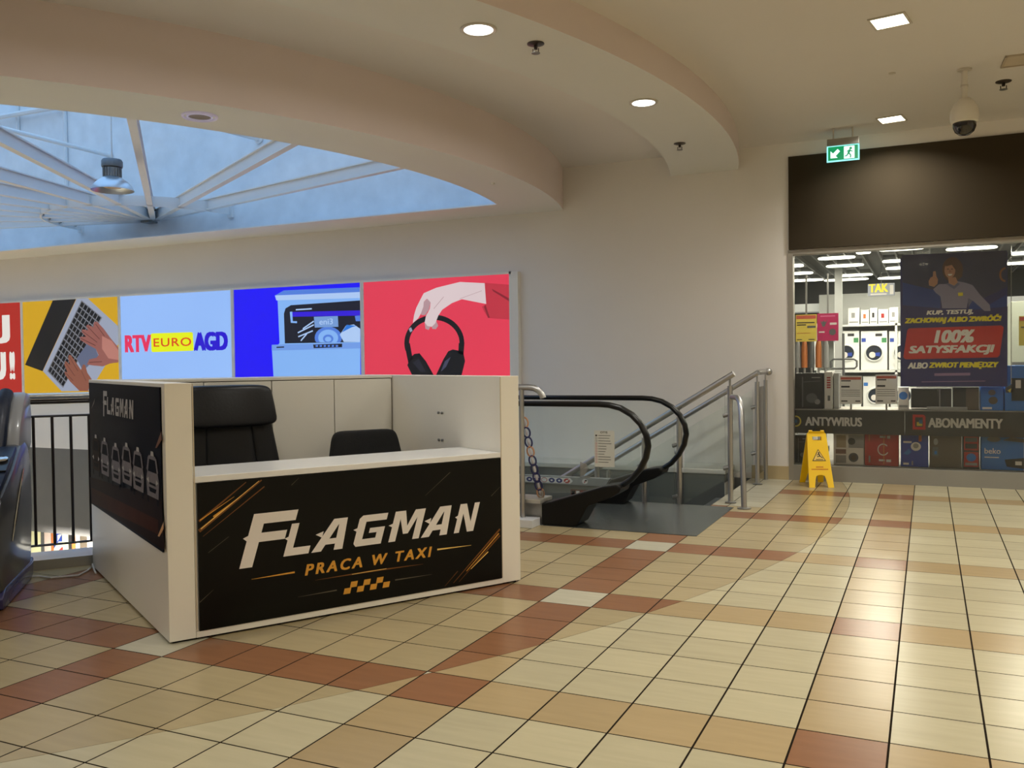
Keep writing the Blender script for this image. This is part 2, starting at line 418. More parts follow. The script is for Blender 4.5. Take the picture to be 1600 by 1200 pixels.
# ================================================================== WALLS
def wall(name, *boxes, m=M_WALL, label=None):
    b = MB()
    for q in boxes: b.box(*q)
    return struct(b.build(name, m), label)
SX = -0.707                                    # left jamb of the shop front
wall('wall_back', (X0, SX, YW, YW+0.2, 0, ZC), (SX, X1, YW, YW+0.2, 2.72, ZC), label='plain off-white back wall')
wall('wall_below', (X0, PIT_X, YW, YW+0.2, -1.53, 0.0), (-3.6, PIT_X, YW, YW+0.2, ZL, -1.53), m=mat('mid_grey_paint', (118, 117, 115), 0.6), label='dark grey painted wall below floor level in the stairwell void')
wall('wall_left', (X0-0.2, X0, Y0, YW, ZL, ZC)); wall('wall_right', (X1, X1+0.2, Y0, YW, ZL, ZC)); wall('wall_front', (X0, X1, Y0-0.2, Y0, ZL, ZC))
wall('wall_pit', (PIT_X, PIT_X+0.1, PL_Y1, YW, -2.0, -0.006), m=M_DGREY)
wall('baseboard_back', (-1.14, SX, YW-0.012, YW, 0.0, 0.16), m=mat('tile_skirting', (196, 178, 140), 0.3, var=0.05), label='beige tiled skirting at the foot of the wall')
wall('trim_6', (-3.62, -2.31, 3.635, 3.66, -1.3, -0.002), m=M_WALL, label='edge of the floor slab beside the escalator')
wall('floor_lower', (X0, X1, Y0, YW+4, ZL-0.1, ZL), m=mat('lower_floor', (200, 188, 160), 0.3))
# ================================================================== CEILING AND RINGS
def ends(r, dy=YW-CY): return asin_(dy/r)
def asin_(v): return math.asin(max(-1, min(1, v)))
NA = 96
def arc(r, dy, n=NA):
    a = asin_(dy/r); return [(CX+r*cos(pi-a+(pi+2*a)*k/n), CY+r*sin(pi-a+(pi+2*a)*k/n)) for k in range(n+1)]
def band(mb, A, za, B, zb, m=None, flip=False):
    n = len(A); vs = [(p[0], p[1], za) for p in A]+[(p[0], p[1], zb) for p in B]
    fs = [(k, k+1, n+k+1, n+k) for k in range(n-1)]
    mb.add(vs, [f[::-1] for f in fs] if flip else fs, m)
# main ceiling: rectangle minus circle
def to_rect(a):
    dx, dy = cos(a), sin(a); t = 1e9
    if dx > 1e-9: t = min(t, (X1-CX)/dx)
    if dx < -1e-9: t = min(t, (X0-CX)/dx)
    if dy > 1e-9: t = min(t, (YW-CY)/dy)
    if dy < -1e-9: t = min(t, (Y0-CY)/dy)
    return (CX+dx*t, CY+dy*t)
rc = 7.3; a0 = asin_((YW-CY)/rc); angs = [pi-a0+(pi+2*a0)*k/200 for k in range(201)]
for cx_, cy_ in ((X1, Y0), (X0, Y0), (X1, YW), (X0, YW)):
    a = atan2(cy_-CY, cx_-CX)
    while a < pi-a0: a += 2*pi
    if a < 2*pi+a0: angs.append(a)
angs.sort()
mb = MB(); band(mb, [(CX+rc*cos(a), CY+rc*sin(a)) for a in angs], ZC, [to_rect(a) for a in angs], ZC)
mb.add([(p[0], p[1], ZC+0.05) for p in (to_rect(angs[0]),)], [])
ceil = struct(mb.build('ceiling', M_CEIL), 'flat painted ceiling')
mb = MB(); dy = YW-CY
band(mb, arc(R_F1, dy), ZC, arc(R_F1, dy), Z_R1, M_FASC); band(mb, arc(R_F1, dy), Z_R1, arc(R_S1, dy), Z_R1, M_RING); band(mb, arc(R_S1, dy), Z_R1, arc(R_S1, dy), ZC, M_RING)
struct(mb.build('trim_1', None, smooth=True), 'outer curved ceiling ring with pinkish edge carrying the round downlights')
mb = MB(); dyo = Y_OPEN-CY
Ao, Ah = arc(R_F2, dy), arc(R_O, dyo)
band(mb, Ao, ZC, Ao, Z_R2, M_FASC); band(mb, Ao, Z_R2, Ah, Z_R2, M_RING)
mb.add([(*Ao[0], Z_R2), (*Ah[0], Z_R2), (*Ah[-1], Z_R2), (*Ao[-1], Z_R2)], [(0, 1, 2, 3)], M_RING)
struct(mb.build('trim_2', None, smooth=True), 'inner curved ceiling drop around the skylight opening')
# skylight drum
ZT = 6.4; YD = 7.3
mb = MB(); Ad = arc(R_O+0.02, YD-CY)
band(mb, Ad, Z_R2+0.001, Ad, ZT, M_DRUM)
mb.add([(*Ah[0], Z_R2), (*Ah[-1], Z_R2), (*Ah[-1], 3.445), (*Ah[0], 3.445)], [(0, 1, 2, 3)], M_WALL)
mb.add([(Ah[0][0], Y_OPEN, 3.445), (Ah[-1][0], Y_OPEN, 3.445), (Ad[-1][0]+.3, YD, 3.445), (Ad[0][0]-.3, YD, 3.445)], [(0, 1, 2, 3)], M_DRUM)
mb.add([(Ad[0][0]-.1, YD, 3.5), (Ad[-1][0]+.1, YD, 3.5), (Ad[-1][0]+.1, YD, ZT), (Ad[0][0]-.1, YD, ZT)], [(0, 1, 2, 3)], M_DRUM)
struct(mb.build('wall_skylight', None), 'rough white plaster walls of the skylight well')
mb = MB()
for k in range(13): mb.box(CX-6.9+k*1.15-0.03, CX-6.9+k*1.15+0.03, -1.6, YD, ZT, ZT+0.1)
for k in range(4): mb.box(CX-6.9, CX+6.9, -1.4+k*2.2, -1.34+k*2.2, ZT, ZT+0.08)
struct(mb.build('window_1', M_WHITE), 'glazing bars of the skylight')
# ---- beams of the fan
M_BEAM = mat('white_steel_paint', (226, 226, 226), 0.5, var=0.04, scale=3)
hub = Vector((-10.69, YD, 3.8))
fan = thing('skylight_beam_fan', 'fan of white radial steel beams and half ring fixed to the skylight back wall', 'steel beams', hub)
for k in range(1, 12):
    a = -radians(15*k); d = Vector((cos(a), sin(a), 0)); q = hub-Vector((CX, CY, 0)); q.z = 0
    b_ = q.dot(d); t = -b_+sqrt(b_*b_-(q.dot(q)-(R_O)**2)); n = Vector((-d.y, d.x, 0))
    b = MB(); s0 = 0.16
    for (z0, z1, hw) in ((0.0, 0.018, 0.042), (0.018, 0.155, 0.012), (0.155, 0.172, 0.042)):
        vs = [d*s+n*o_+Vector((0, 0, z)) for z in (z0, z1) for s, o_ in ((s0, -hw), (t, -hw), (t, hw), (s0, hw))]
        b.add(vs, [(0, 3, 2, 1), (4, 5, 6, 7), (0, 1, 5, 4), (1, 2, 6, 5), (2, 3, 7, 6), (3, 0, 4, 7)])
    b.build('beam', M_BEAM, fan)
b = MB(); RR = 1.65; P = [(RR*cos(-pi*k/40), RR*sin(-pi*k/40)) for k in range(41)]; Q = [(p[0]*0.985, p[1]*0.985) for p in P]
band(b, P, -0.02, P, 0.13); band(b, Q, -0.02, Q, 0.13); band(b, P, -0.02, Q, -0.02); band(b, P, 0.13, Q, 0.13)
rg = b.build('ring_plate', M_BEAM, fan, smooth=True)
for k in range(14):
    a = -pi*(k+0.5)/14; b = MB(); M_ = Matrix.Translation((RR*0.975*cos(a), RR*0.975*sin(a), 0.055)) @ Matrix.Rotation(a, 4, 'Z') @ Matrix.Rotation(-pi/2, 4, 'Y')
    b.lathe([(0.032, 0), (0.032, 0.012), (0.02, 0.018)], seg=12, M=M_); b.build('bolt', M_STEELD, rg)
for s_ in (-1, 1): MB().box(s_*RR-0.05, s_*RR+0.05, -0.05, 0.0, -0.06, 0.15).build('wall_bracket', M_BEAM, fan)
MB().box(-0.09, 0.09, -0.18, 0.0, -0.03, 0.0).build('hub_plate', M_STEELD, fan); MB().tube([(0, -0.1, 0), (0, -0.1, 0.2)], 0.035, 12).build('hub_post', M_STEELD, fan, smooth=True)
# wall struts and conduits inside the well
for (px_, py_, qx, qy, z2, lab) in ((171, 243, -30, 192, 5.0, 'thin white strut reaching to the skylight wall above the metal lamp'), (404, 217, 335, 199, 4.95, 'thin white strut at the skylight wall beside the curved ceiling edge')):
    A = aty(px_, py_, YD-0.02); Bp = atz(qx, qy, A.z)
    tr = thing('wall_strut', lab, 'strut', A)
    MB().tube([(0, 0, 0), Bp-A], 0.035, 10).build('rod', M_BEAM, tr, smooth=True)
    MB().lathe([(0.02, 0), (0.075, 0.01), (0.075, 0.03), (0.02, 0.04)], (0, 0.02, 0), 14, M=Matrix.Rotation(pi/2, 4, 'X')).build('wall_flange', M_BEAM, tr)
for (px_, y0_, lab) in ((28, 206, 'short white conduit at the skylight wall near the left edge'), (104, 296, 'long white conduit on the skylight wall left of the metal lamp')):
    A = aty(px_, y0_, YD-0.03)
    tag(MB().tube([A, (A.x, A.y, 6.3)], 0.035, 8).build('conduit', M_BEAM, smooth=True), lab, 'pipe')
A = aty(-20, 186, YD-0.14); Bp = aty(95, 166, YD-0.14)
tag(MB().tube([A, Bp], 0.05, 8).build('cross_pipe', M_BEAM, smooth=True), 'sloping white pipe across the top left of the skylight wall', 'pipe')
# high-bay lamp
lp = CAM+ray(176, 298)*10.0
hb = thing('high_bay_lamp', 'hanging industrial high-bay lamp with polished metal shade in the skylight', 'pendant lamp', (lp.x, lp.y, lp.z))
b = MB(); b.lathe([(0.225, 0.0), (0.222, 0.02), (0.20, 0.06), (0.16, 0.10), (0.11, 0.135), (0.09, 0.15)], seg=32); b.lathe([(0.088, 0.148), (0.158, 0.096), (0.198, 0.056), (0.218, 0.018), (0.225, 0.0)], seg=32)
sh = MB(); sh.v, sh.f, sh.m = b.v, [f for f in b.f if len(f) == 4], []
sh.build('shade', mat('polished_aluminium', (206, 212, 220), 0.36, 1.0, var=0.05), hb, smooth=True)
MB().lathe([(0.0, 0.03), (0.09, 0.035), (0.09, 0.12), (0, 0.12)], seg=20).build('bulb', mat('dusty_bulb', (190, 160, 110), 0.4), hb, smooth=True)
b = MB(); b.lathe([(0.09, 0.15), (0.09, 0.25), (0.075, 0.255), (0.075, 0.15)], seg=24)
for k in range(18): b.box(0.085, 0.10, -0.004, 0.004, 0.155, 0.245, M=Matrix.Rotation(2*pi*k/18, 4, 'Z'))
b.build('ribbed_neck', M_STEELD, hb)
MB().lathe([(0.0, 0.255), (0.108, 0.258), (0.112, 0.27), (0.112, 0.325), (0.10, 0.345), (0.02, 0.35), (0.0, 0.35)], seg=24).build('driver_housing', mat('dark_steel', (126, 134, 142), 0.5, 0.5), hb, smooth=True)
MB().tube([(0, 0, 0.35), (0, 0, 6.4-lp.z)], 0.008, 6).build('suspension_cable', M_BEAM, hb)
# ================================================================== CEILING FIXTURES
M_LAMPW = lit('lamp_face_warm', (255, 244, 215), 9.0); M_LAMPR = lit('lamp_face_cool', (255, 252, 245), 9.0)
M_RIM = mat('lamp_rim', (205, 198, 186), 0.35, var=0.02)
def square_lamp(loc, label, group=None, rotz=radians(-10)):
    t = thing('square_downlight', label, 'ceiling light', loc, rotz, group)
    b = MB(); s_, w_ = 0.115, 0.018
    for q in ((-s_-w_, s_+w_, -s_-w_, -s_), (-s_-w_, s_+w_, s_, s_+w_), (-s_-w_, -s_, -s_, s_), (s_, s_+w_, -s_, s_)): b.box(*q, -0.012, 0.0)
    b.build('rim', M_RIM, t); MB().box(-s_, s_, -s_, s_, -0.008, -0.002).build('diffuser', M_LAMPW, t)
    area_light('lamp_light', (0, 0, -0.02), 0.22, LAMP_W, LAMP_COL, 'SQUARE', parent=t, spread=radians(140))
    return t
square_lamp((0.534, 3.83, ZC), 'lit square ceiling downlight nearest the viewer, at the top right')
square_lamp((0.445, 6.84, ZC), 'lit square ceiling downlight close to the exit sign and shop front')
for x, y in ((0.6, 0.8), (0.65, -2.2), (0.7, -5.2), (0.7, -8.2), (3.6, 6.8), (3.6, 3.8), (3.6, 0.8), (3.6, -2.2), (3.6, -5.2), (6.4, 3.8), (6.4, -2.2)):  # unseen lamps added around the camera to fill the hall with light
    square_lamp((x, y, ZC), 'unseen square ceiling downlight added for fill light', 'unseen square downlights added for fill')
def round_lamp(loc, label, group=None, watts=RING_W):
    t = thing('round_downlight', label, 'ceiling light', loc, 0, group)
    MB().lathe([(0.098, 0.0), (0.128, 0.0), (0.128, -0.008), (0.120, -0.013), (0.102, -0.010), (0.098, 0.0)], seg=36).build('rim', M_RIM, t, smooth=True)
    MB().lathe([(0.0, -0.003), (0.099, -0.003), (0.099, -0.007), (0.0, -0.007)], seg=32).build('diffuser', M_LAMPR, t)
    area_light('lamp_light', (0, 0, -0.02), 0.19, watts, RING_COL, 'DISK', parent=t); return t
def ringpos(a, r, z): return (CX+r*cos(radians(a)), CY+r*sin(radians(a)), z)
round_lamp(ringpos(-20.9, 9.30, Z_R1), 'lit round downlight in the curved ceiling ring, near the top edge')
round_lamp(ringpos(-6.85, 9.27, Z_R1), 'lit round downlight in the curved ceiling ring, nearer the back wall')
for k in range(2, 8): round_lamp(ringpos(-6.85-14.05*k, 9.28, Z_R1), 'unseen round downlight of the ceiling ring, added for fill light', 'unseen round downlights added for fill', 15.0)  # ring continued out of view with added lamps for fill
# unlit gimbal ring lamp in the inner soffit
q = atz(312, 181, Z_R2); t = thing('gimbal_downlight', 'unlit round gimbal downlight with double violet-white rims', 'ceiling light', q)
M_GIM = mat('glowing_violet_rim', (214, 208, 236), 0.3, var=0.03, emit=0.12)  # faint glow put into the rims, the lamp itself is off
MB().lathe([(0.122, 0.0), (0.140, 0.0), (0.140, -0.012), (0.131, -0.018), (0.122, -0.012), (0.122, 0.0)], seg=36, caps=False).build('rim', M_GIM, t, smooth=True)
MB().lathe([(0.088, 0.0), (0.101, 0.0), (0.101, -0.014), (0.088, -0.014), (0.088, 0)], seg=36, caps=False).build('inner_ring', M_GIM, t, smooth=True)
MB().lathe([(0, -0.002), (0.086, -0.002), (0.086, -0.006), (0, -0.004)], seg=30).build('lamp_face', mat('dull_lamp', (130, 116, 100), 0.5), t)
# sprinklers
def sprinkler(loc, label, s=1.0):
    t = thing('sprinkler_head', label, 'sprinkler', loc)
    MB().lathe([(0, 0), (0.052*s, 0), (0.052*s, -0.006), (0.03*s, -0.016), (0, -0.016)], seg=20).build('rosette', mat('dark_metal', (96, 88, 80), 0.35, 0.8), t, smooth=True)
    b = MB(); b.tube([(0, 0, -0.014), (0, 0, -0.035*s)], 0.011*s, 8)
    b.tube([(0.018*s, 0, -0.03*s), (0.018*s, 0, -0.055*s)], 0.004, 6); b.tube([(-0.018*s, 0, -0.03*s), (-0.018*s, 0, -0.055*s)], 0.004, 6)
    b.build('frame_arms', mat('dark_metal2', (70, 62, 56), 0.4, 0.8), t)
    MB().lathe([(0, -0.055*s), (0.026*s, -0.056*s), (0.026*s, -0.06*s), (0, -0.062*s)], seg=14).build('deflector', M_STEELD, t)
sprinkler(atz(837, 68, Z_R1), 'fire sprinkler head beside the nearer round downlight', 1.2); sprinkler(atz(1062, 224, Z_R1), 'fire sprinkler head at the wall end of the curved ceiling ring', 1.2)
sprinkler(atz(1568, 127, ZC), 'fire sprinkler head at far right beside the dome camera', 1.3)
q = atz(770, 286, Z_R2); tag(MB().lathe([(0, 0), (0.022, 0), (0.018, -0.02), (0, -0.024)], q, 12).build('ceiling_sensor', mat('white_sensor', (240, 238, 230), 0.3), smooth=True), 'tiny white sensor on the soffit near the skylight corner', 'sensor')
q = atz(1394, 114, ZC); tag(MB().lathe([(0, 0), (0.03, 0), (0.03, -0.008), (0, -0.012)], q, 12).build('ceiling_rosette', M_RIM, smooth=True), 'small flat cap on the ceiling between the two square lights', 'cap')
q = atz(1600, 92, ZC); t = thing('ceiling_hatch', 'square access panel in the ceiling at the right edge', 'hatch', q, radians(3))
b = MB(); s_ = 0.16
for e in ((-s_, s_, -s_, -s_+0.02), (-s_, s_, s_-0.02, s_), (-s_, -s_+0.02, -s_, s_), (s_-0.02, s_, -s_, s_)): b.box(*e, -0.014, 0)
b.build('frame', mat('hatch_frame', (186, 172, 152), 0.5), t); MB().box(-s_+0.022, s_-0.022, -s_+0.022, s_-0.022, -0.008, 0).build('panel', mat('hatch_panel', (202, 188, 166), 0.6), t)
# dome camera
t = thing('dome_camera', 'white dome security camera hanging from a ceiling pole', 'camera', (1.089, 5.365, ZC))
MB().lathe([(0, 0), (0.06, 0), (0.06, -0.012), (0.03, -0.02), (0, -0.02)], seg=20).build('ceiling_mount', M_RIM, t, smooth=True)
MB().tube([(0, 0, -0.01), (0, 0, -0.27)], 0.026, 14).build('pole', mat('camera_white', (226, 220, 208), 0.35), t, smooth=True)
MB().lathe([(0, -0.14), (0.032, -0.14), (0.032, -0.155), (0, -0.155)], seg=16).build('collar', M_RIM, t)
MB().lathe([(0.0, -0.25), (0.05, -0.26), (0.085, -0.30), (0.112, -0.36), (0.118, -0.42), (0.112, -0.465), (0.10, -0.475), (0, -0.475)], seg=32).build('housing', mat('camera_white', (226, 220, 208), 0.35), t, smooth=True)
MB().lathe([(0.096, -0.474), (0.094, -0.51), (0.078, -0.55), (0.045, -0.578), (0, -0.588)], seg=28).build('dome', mat('smoked_dome', (34, 30, 26), 0.08, coat=0.5), t, smooth=True)
# exit sign
t = thing('exit_sign', 'green illuminated emergency exit sign with arrow and running figure', 'exit sign', (-0.055, 7.0, ZC))
MB().box(-0.165, 0.165, -0.03, 0.03, -0.19, -0.115).build('housing', mat('sign_housing', (150, 146, 140), 0.4), t, bevel=0.004)
for s_ in (-0.1, 0.1): MB().tube([(s_, 0, -0.116), (s_, 0, 0)], 0.009, 8).build('hanger', M_RIM, t)
MB().box(-0.17, 0.17, -0.006, 0.006, -0.365, -0.19).build('acrylic_panel', lit('exit_cyan', (150, 240, 235), 1.3), t)
pr = Print((-0.155, -0.0085, -0.355), (1, 0, 0), (0, 0, 1)); g = lit('exit_green', (0, 150, 90), 1.0); wv = lit('exit_white', (225, 255, 245), 1.4)
pr.rect(0, 0.005, 0.31, 0.155, g, 0); pr.rect(0.165, 0.012, 0.275, 0.148, wv, 1)
pr.poly([(0.025, 0.03), (0.10, 0.03), (0.08, 0.052), (0.125, 0.10), (0.10, 0.128), (0.052, 0.082), (0.025, 0.11)], wv, 1)
pr.ell(0.235, 0.122, 0.014, 0.014, g, 2); pr.line((0.228, 0.108), (0.212, 0.07), 0.022, g, 2); pr.line((0.212, 0.07), (0.236, 0.05), 0.013, g, 2); pr.line((0.236, 0.05), (0.232, 0.02), 0.012, g, 2)
pr.line((0.21, 0.072), (0.196, 0.045), 0.013, g, 2); pr.line((0.196, 0.045), (0.176, 0.04), 0.011, g, 2); pr.line((0.226, 0.1), (0.254, 0.085), 0.01, g, 2); pr.line((0.224, 0.102), (0.196, 0.09), 0.01, g, 2)
pr.build('pictogram', t)

# ================================================================== ATRIUM RAILING (left, curved)
def ray_circle(px_, py_, R):
    d = ray(px_, py_); ox, oy = CAM.x-CX, CAM.y-CY; a = d.x*d.x+d.y*d.y; b_ = ox*d.x+oy*d.y; c_ = ox*ox+oy*oy-R*R
    t_ = (-b_-sqrt(b_*b_-a*c_))/a; p = CAM+d*t_; return atan2(p.y-CY, p.x-CX), p.z
RB = 7.20
th0, _ = ray_circle(54, 750, RB); th1, _ = ray_circle(112.5, 750, RB); dth = (th1-th0)/2
zt = ray_circle(100, 649.5, RB)[1]; zb = ray_circle(100, 849, RB)[1]; zh = ray_circle(100, 618, RB)[1]
aA, aB = radians(-13.4), radians(-78)
def rp(a, r, z): return (CX+r*cos(a), CY+r*sin(a), z)
NN = 60; AA = [aB+(aA-aB)*k/NN for k in range(NN+1)]
cb = MB(); P_o = [rp(a, 7.37, 0)[:2] for a in AA]; P_i = [rp(a, 7.04, 0)[:2] for a in AA]
band(cb, P_o, 0.0, P_o, 0.07, mat('curb_grey', (160, 154, 140), 0.4)); band(cb, P_o, 0.07, P_i, 0.07, mat('curb_white_top', (226, 228, 232), 0.25)); band(cb, P_i, 0.07, P_i, -1.3, M_WALL)
struct(cb.build('trim_3', None), 'white topped curb around the round atrium void')
rl = thing('atrium_railing', 'dark vertical-bar balustrade with pale handrail around the atrium void', 'railing', (CX, CY, 0))
lp_ = lambda a, r, z: (r*cos(a), r*sin(a), z)
MB().tube([lp_(a, RB, zh) for a in AA], 0, 12, ell=(0.045, 0.022, (0, 0, 1))).build('handrail', mat('pale_steel_rail', (214, 214, 210), 0.3, 0.6), rl, smooth=True)
MB().tube([lp_(a, RB, zh-0.042) for a in AA], 0, 8, ell=(0.022, 0.018, (0, 0, 1))).build('handrail_channel', M_BAR, rl)
MB().tube([lp_(a, RB, zt) for a in AA], 0, 8, ell=(0.016, 0.009, (0, 0, 1))).build('top_rail', M_BAR, rl); MB().tube([lp_(a, RB, zb) for a in AA], 0, 8, ell=(0.016, 0.009, (0, 0, 1))).build('bottom_rail', M_BAR, rl)
bm_ = MB().tube([(0, 0, zb), (0, 0, zt)], 0.0105, 8).build('bar', M_BAR, rl, smooth=True); first = True
for k in range(-34, 22):
    a = th0+k*dth
    if a > aA or a < aB: continue
    o = bm_ if first else bm_.copy()
    if not first: COL.objects.link(o)
    first = False; o.parent = rl; o.location = lp_(a, RB, 0)
for k in range(8):
    a = aB+(aA-aB)*(k+0.5)/8
    if abs(a-th0) < 0.06: continue
    MB().tube([lp_(a, RB, 0.06), lp_(a, RB, zh-0.03)], 0.02, 10).build('post', M_BAR, rl, smooth=True)
# straight steel railing beside the escalator
rl = thing('steel_end_railing', 'steel tube railing end curving down beside the kiosk and escalator', 'railing', (-2.44, 3.58, 0))
MB().tube([(-1.1, 0, 1.215), (0.06, 0, 1.215), (0.12, 0, 1.208), (0.165, 0, 1.185), (0.195, 0, 1.15), (0.205, 0, 1.12)], 0.028, 14).build('handrail', M_STEEL, rl, smooth=True)
MB().tube([(0, 0, 0.06), (0, 0, 1.2)], 0.021, 12).build('post', M_STEEL, rl, smooth=True); MB().tube([(-1.0, 0, 0.06), (-1.0, 0, 1.2)], 0.021, 12).build('post', M_STEEL, rl, smooth=True)
MB().box(-0.96, -0.04, -0.006, 0.006, 0.15, 1.1).build('glass_pane', M_GLASS, rl)
tag(MB().box(-3.55, -2.30, 3.46, 3.635, 0.0, 0.07).build('floor_curb', mat('curb_white_top', (226, 228, 232), 0.25), bevel=0.004), 'white raised curb block under the steel railing post', 'curb')

# ================================================================== ESCALATOR
YN, YF = 3.78, 5.10
es = thing('escalator', 'escalator top landing with black handrails and glass balustrades going down to the left', 'escalator', (-2.3, 4.44, 0))
inv = Matrix.Translation((2.3, -4.44, 0))
def eb(mb, name, m=None, par=None, **k):
    mb.v = [tuple(inv @ Vector(p)) for p in mb.v]; return mb.build(name, m, par or es, **k)
curve = [(-3.4, 1.062), (-1.80, 1.062), (-1.70, 1.055), (-1.60, 1.03), (-1.50, 0.975), (-1.42, 0.895), (-1.372, 0.80), (-1.358, 0.71), (-1.378, 0.61), (-1.43, 0.51), (-1.51, 0.42), (-1.62, 0.345), (-1.75, 0.285), (-1.90, 0.235), (-2.0, 0.21)]
SL = math.tan(radians(30)); XB = -3.4+(ZL)/SL
path = [(XB-1.0, ZL+1.062), (XB, ZL+1.062)]+curve
for yy, nm in ((YN, 'near'), (YF, 'far')):
    eb(MB().tube([(x, yy, z) for x, z in path], 0, 14, ell=(0.040, 0.021, (0, 1, 0)) if False else (0.026, 0.046, (0, 1, 0))), 'handrail', M_RUBBER, smooth=True)
    gl = [(x-0.03 if x > -1.8 else x, min(z, 1.035) if z > 0.7 else z) for x, z in curve[:12]]
    eb(MB().prism([(-3.4, 0.22)]+gl[:1]+gl[1:]+[(-1.66, 0.30)], yy-0.006, yy+0.006, fxz), 'glass_balustrade', M_GLASS)
    eb(MB().prism([(XB, ZL+0.22), (XB, ZL+1.04), (-3.402, 1.04), (-3.402, 0.22)], yy-0.006, yy+0.006, fxz), 'glass_balustrade', M_GLASS)
    y0_, y1_ = (3.64, 3.92) if nm == 'near' else (4.96, 5.22)
    eb(MB().prism([(-2.29, 0.001), (-1.99, 0.001), (-1.95, 0.03), (-1.86, 0.19), (-1.66, 0.27), (-1.575, 0.32), (-1.56, 0.36), (-1.60, 0.385), (-1.72, 0.365), (-2.20, 0.21), (-2.29, 0.19)], y0_, y1_, fxz), 'newel_base', M_BLACK, bevel=0.012)
    yo0, yo1 = (3.64, 3.92) if nm == 'near' else (4.90, 5.22)
    eb(MB().prism([(-3.4, 0.0), (-3.4, 0.19), (-2.292, 0.19), (-2.292, 0.0)], yo0+0.02, yo1-0.02, fxz), 'side_cladding', M_STEELD)
    eb(MB().prism([(XB, ZL), (XB, ZL+0.19), (-3.402, 0.19), (-3.402, -0.9), (XB+1.6, ZL)], yo0+0.02, yo1-0.02, fxz), 'side_cladding', M_STEELD)
    if nm == 'near': eb(MB().box(-3.4, -2.292, 3.62, 3.90, 0.19, 0.225), 'outer_deck', mat('deck_aluminium', (190, 188, 180), 0.4, 0.5), bevel=0.004)
# far inner deck with round stickers
M_DECK = mat('inner_deck_steel', (168, 176, 180), 0.35, 0.6, var=0.05)
dk = eb(MB().prism([(-3.4, 0.185), (-3.4, 0.262), (-2.08, 0.262), (-2.13, 0.185)], 4.885, 4.96, fxz), 'inner_deck', M_DECK)
eb(MB().prism([(-3.4, 0.02), (-3.4, 0.183), (-2.14, 0.183), (-2.25, 0.02)], 4.90, 4.955, fxz), 'skirt_panel', mat('skirt_grey', (128, 132, 128), 0.4, 0.4))
M_STK = mat('sticker_white', (228, 230, 230), 0.4); M_NAVY = mat('sticker_navy', (30, 48, 120), 0.4); M_SRED = mat('sticker_red', (170, 50, 50), 0.4)
pr = Print((-3.0, 4.8835, 0.19), (1, 0, 0), (0, 0, 1)); pr.poly([(0.0, 0.006), (0.50, 0.006), (0.53, 0.034), (0.50, 0.062), (0.0, 0.062)], M_STK, 0)
for k, c_ in enumerate((M_NAVY, M_NAVY, M_STK, M_NAVY, M_NAVY, M_SRED)):
    cx_ = 0.05+0.083*k; pr.ell(cx_, 0.034, 0.034, 0.024, c_ if c_ is not M_STK else M_SRED, 1); pr.ell(cx_, 0.034, 0.028 if c_ is M_STK else 0.012, 0.019 if c_ is M_STK else 0.009, M_STK, 2)
pr.line((0.44, 0.018), (0.49, 0.05), 0.006, M_STK, 3)
pr.ell(0.66, 0.036, 0.03, 0.026, M_STK, 1); pr.line((0.655, 0.02), (0.665, 0.05), 0.008, M_SRED, 2); pr.ell(0.67, 0.045, 0.012, 0.008, M_BLACK, 2)
pr.build('pictogram_strip', dk, inv)
pr = Print((-2.50, 4.8985, 0.07), (1, 0, 0), (0, 0, 1)); pr.rect(0, 0, 0.26, 0.07, mat('sticker_brown', (120, 88, 78), 0.5), 0)
for k in range(5): pr.rect(0.01+0.05*k, 0.015, 0.045+0.05*k, 0.055, (M_SRED, M_STK)[k % 2] if k % 3 else M_BLACK, 1)
pr.build('warning_sticker', dk, inv)
# clear clip on the deck
b = MB(); b.box(-2.40, -2.30, 4.90, 4.93, 0.262, 0.275); b.prism([(-2.40, 0.275), (-2.36, 0.275), (-2.31, 0.36), (-2.34, 0.40), (-2.40, 0.42)], 4.91, 4.918, fxz)
eb(b, 'acrylic_clip', glass_mat('acrylic', (0.85, 0.84, 0.82), haze=0.25, hazecol=(220, 205, 190)))
# landing plate, comb and steps
pl = MB(); pl.box(-2.27, PL_X+0.005, PL_Y0+0.004, PL_Y1-0.004, -0.02, 0.004)
plate = eb(pl, 'floor_plate', M_PLATE)
eb(MB().box(-3.4, -2.272, 3.92, 4.88, -0.03, 0.002), 'comb_plate', mat('comb_dark', (58, 60, 60), 0.4, 0.6))
b0 = None
for k in range(20):
    x = -3.4-0.4*(k+1); z = -0.01-0.4*SL*(k+1)
    if b0 is None: b0 = MB().prism([(0, -0.26), (0, 0), (0.4, 0), (0.4, -0.03)], 3.93, 4.87, fxz); b0 = eb(b0, 'step', M_STEELD); b0.location = Vector((x, 0, z)); base = b0
    else:
        o = base.copy(); COL.objects.link(o); o.parent = es; o.location = Vector((x, 0, z))
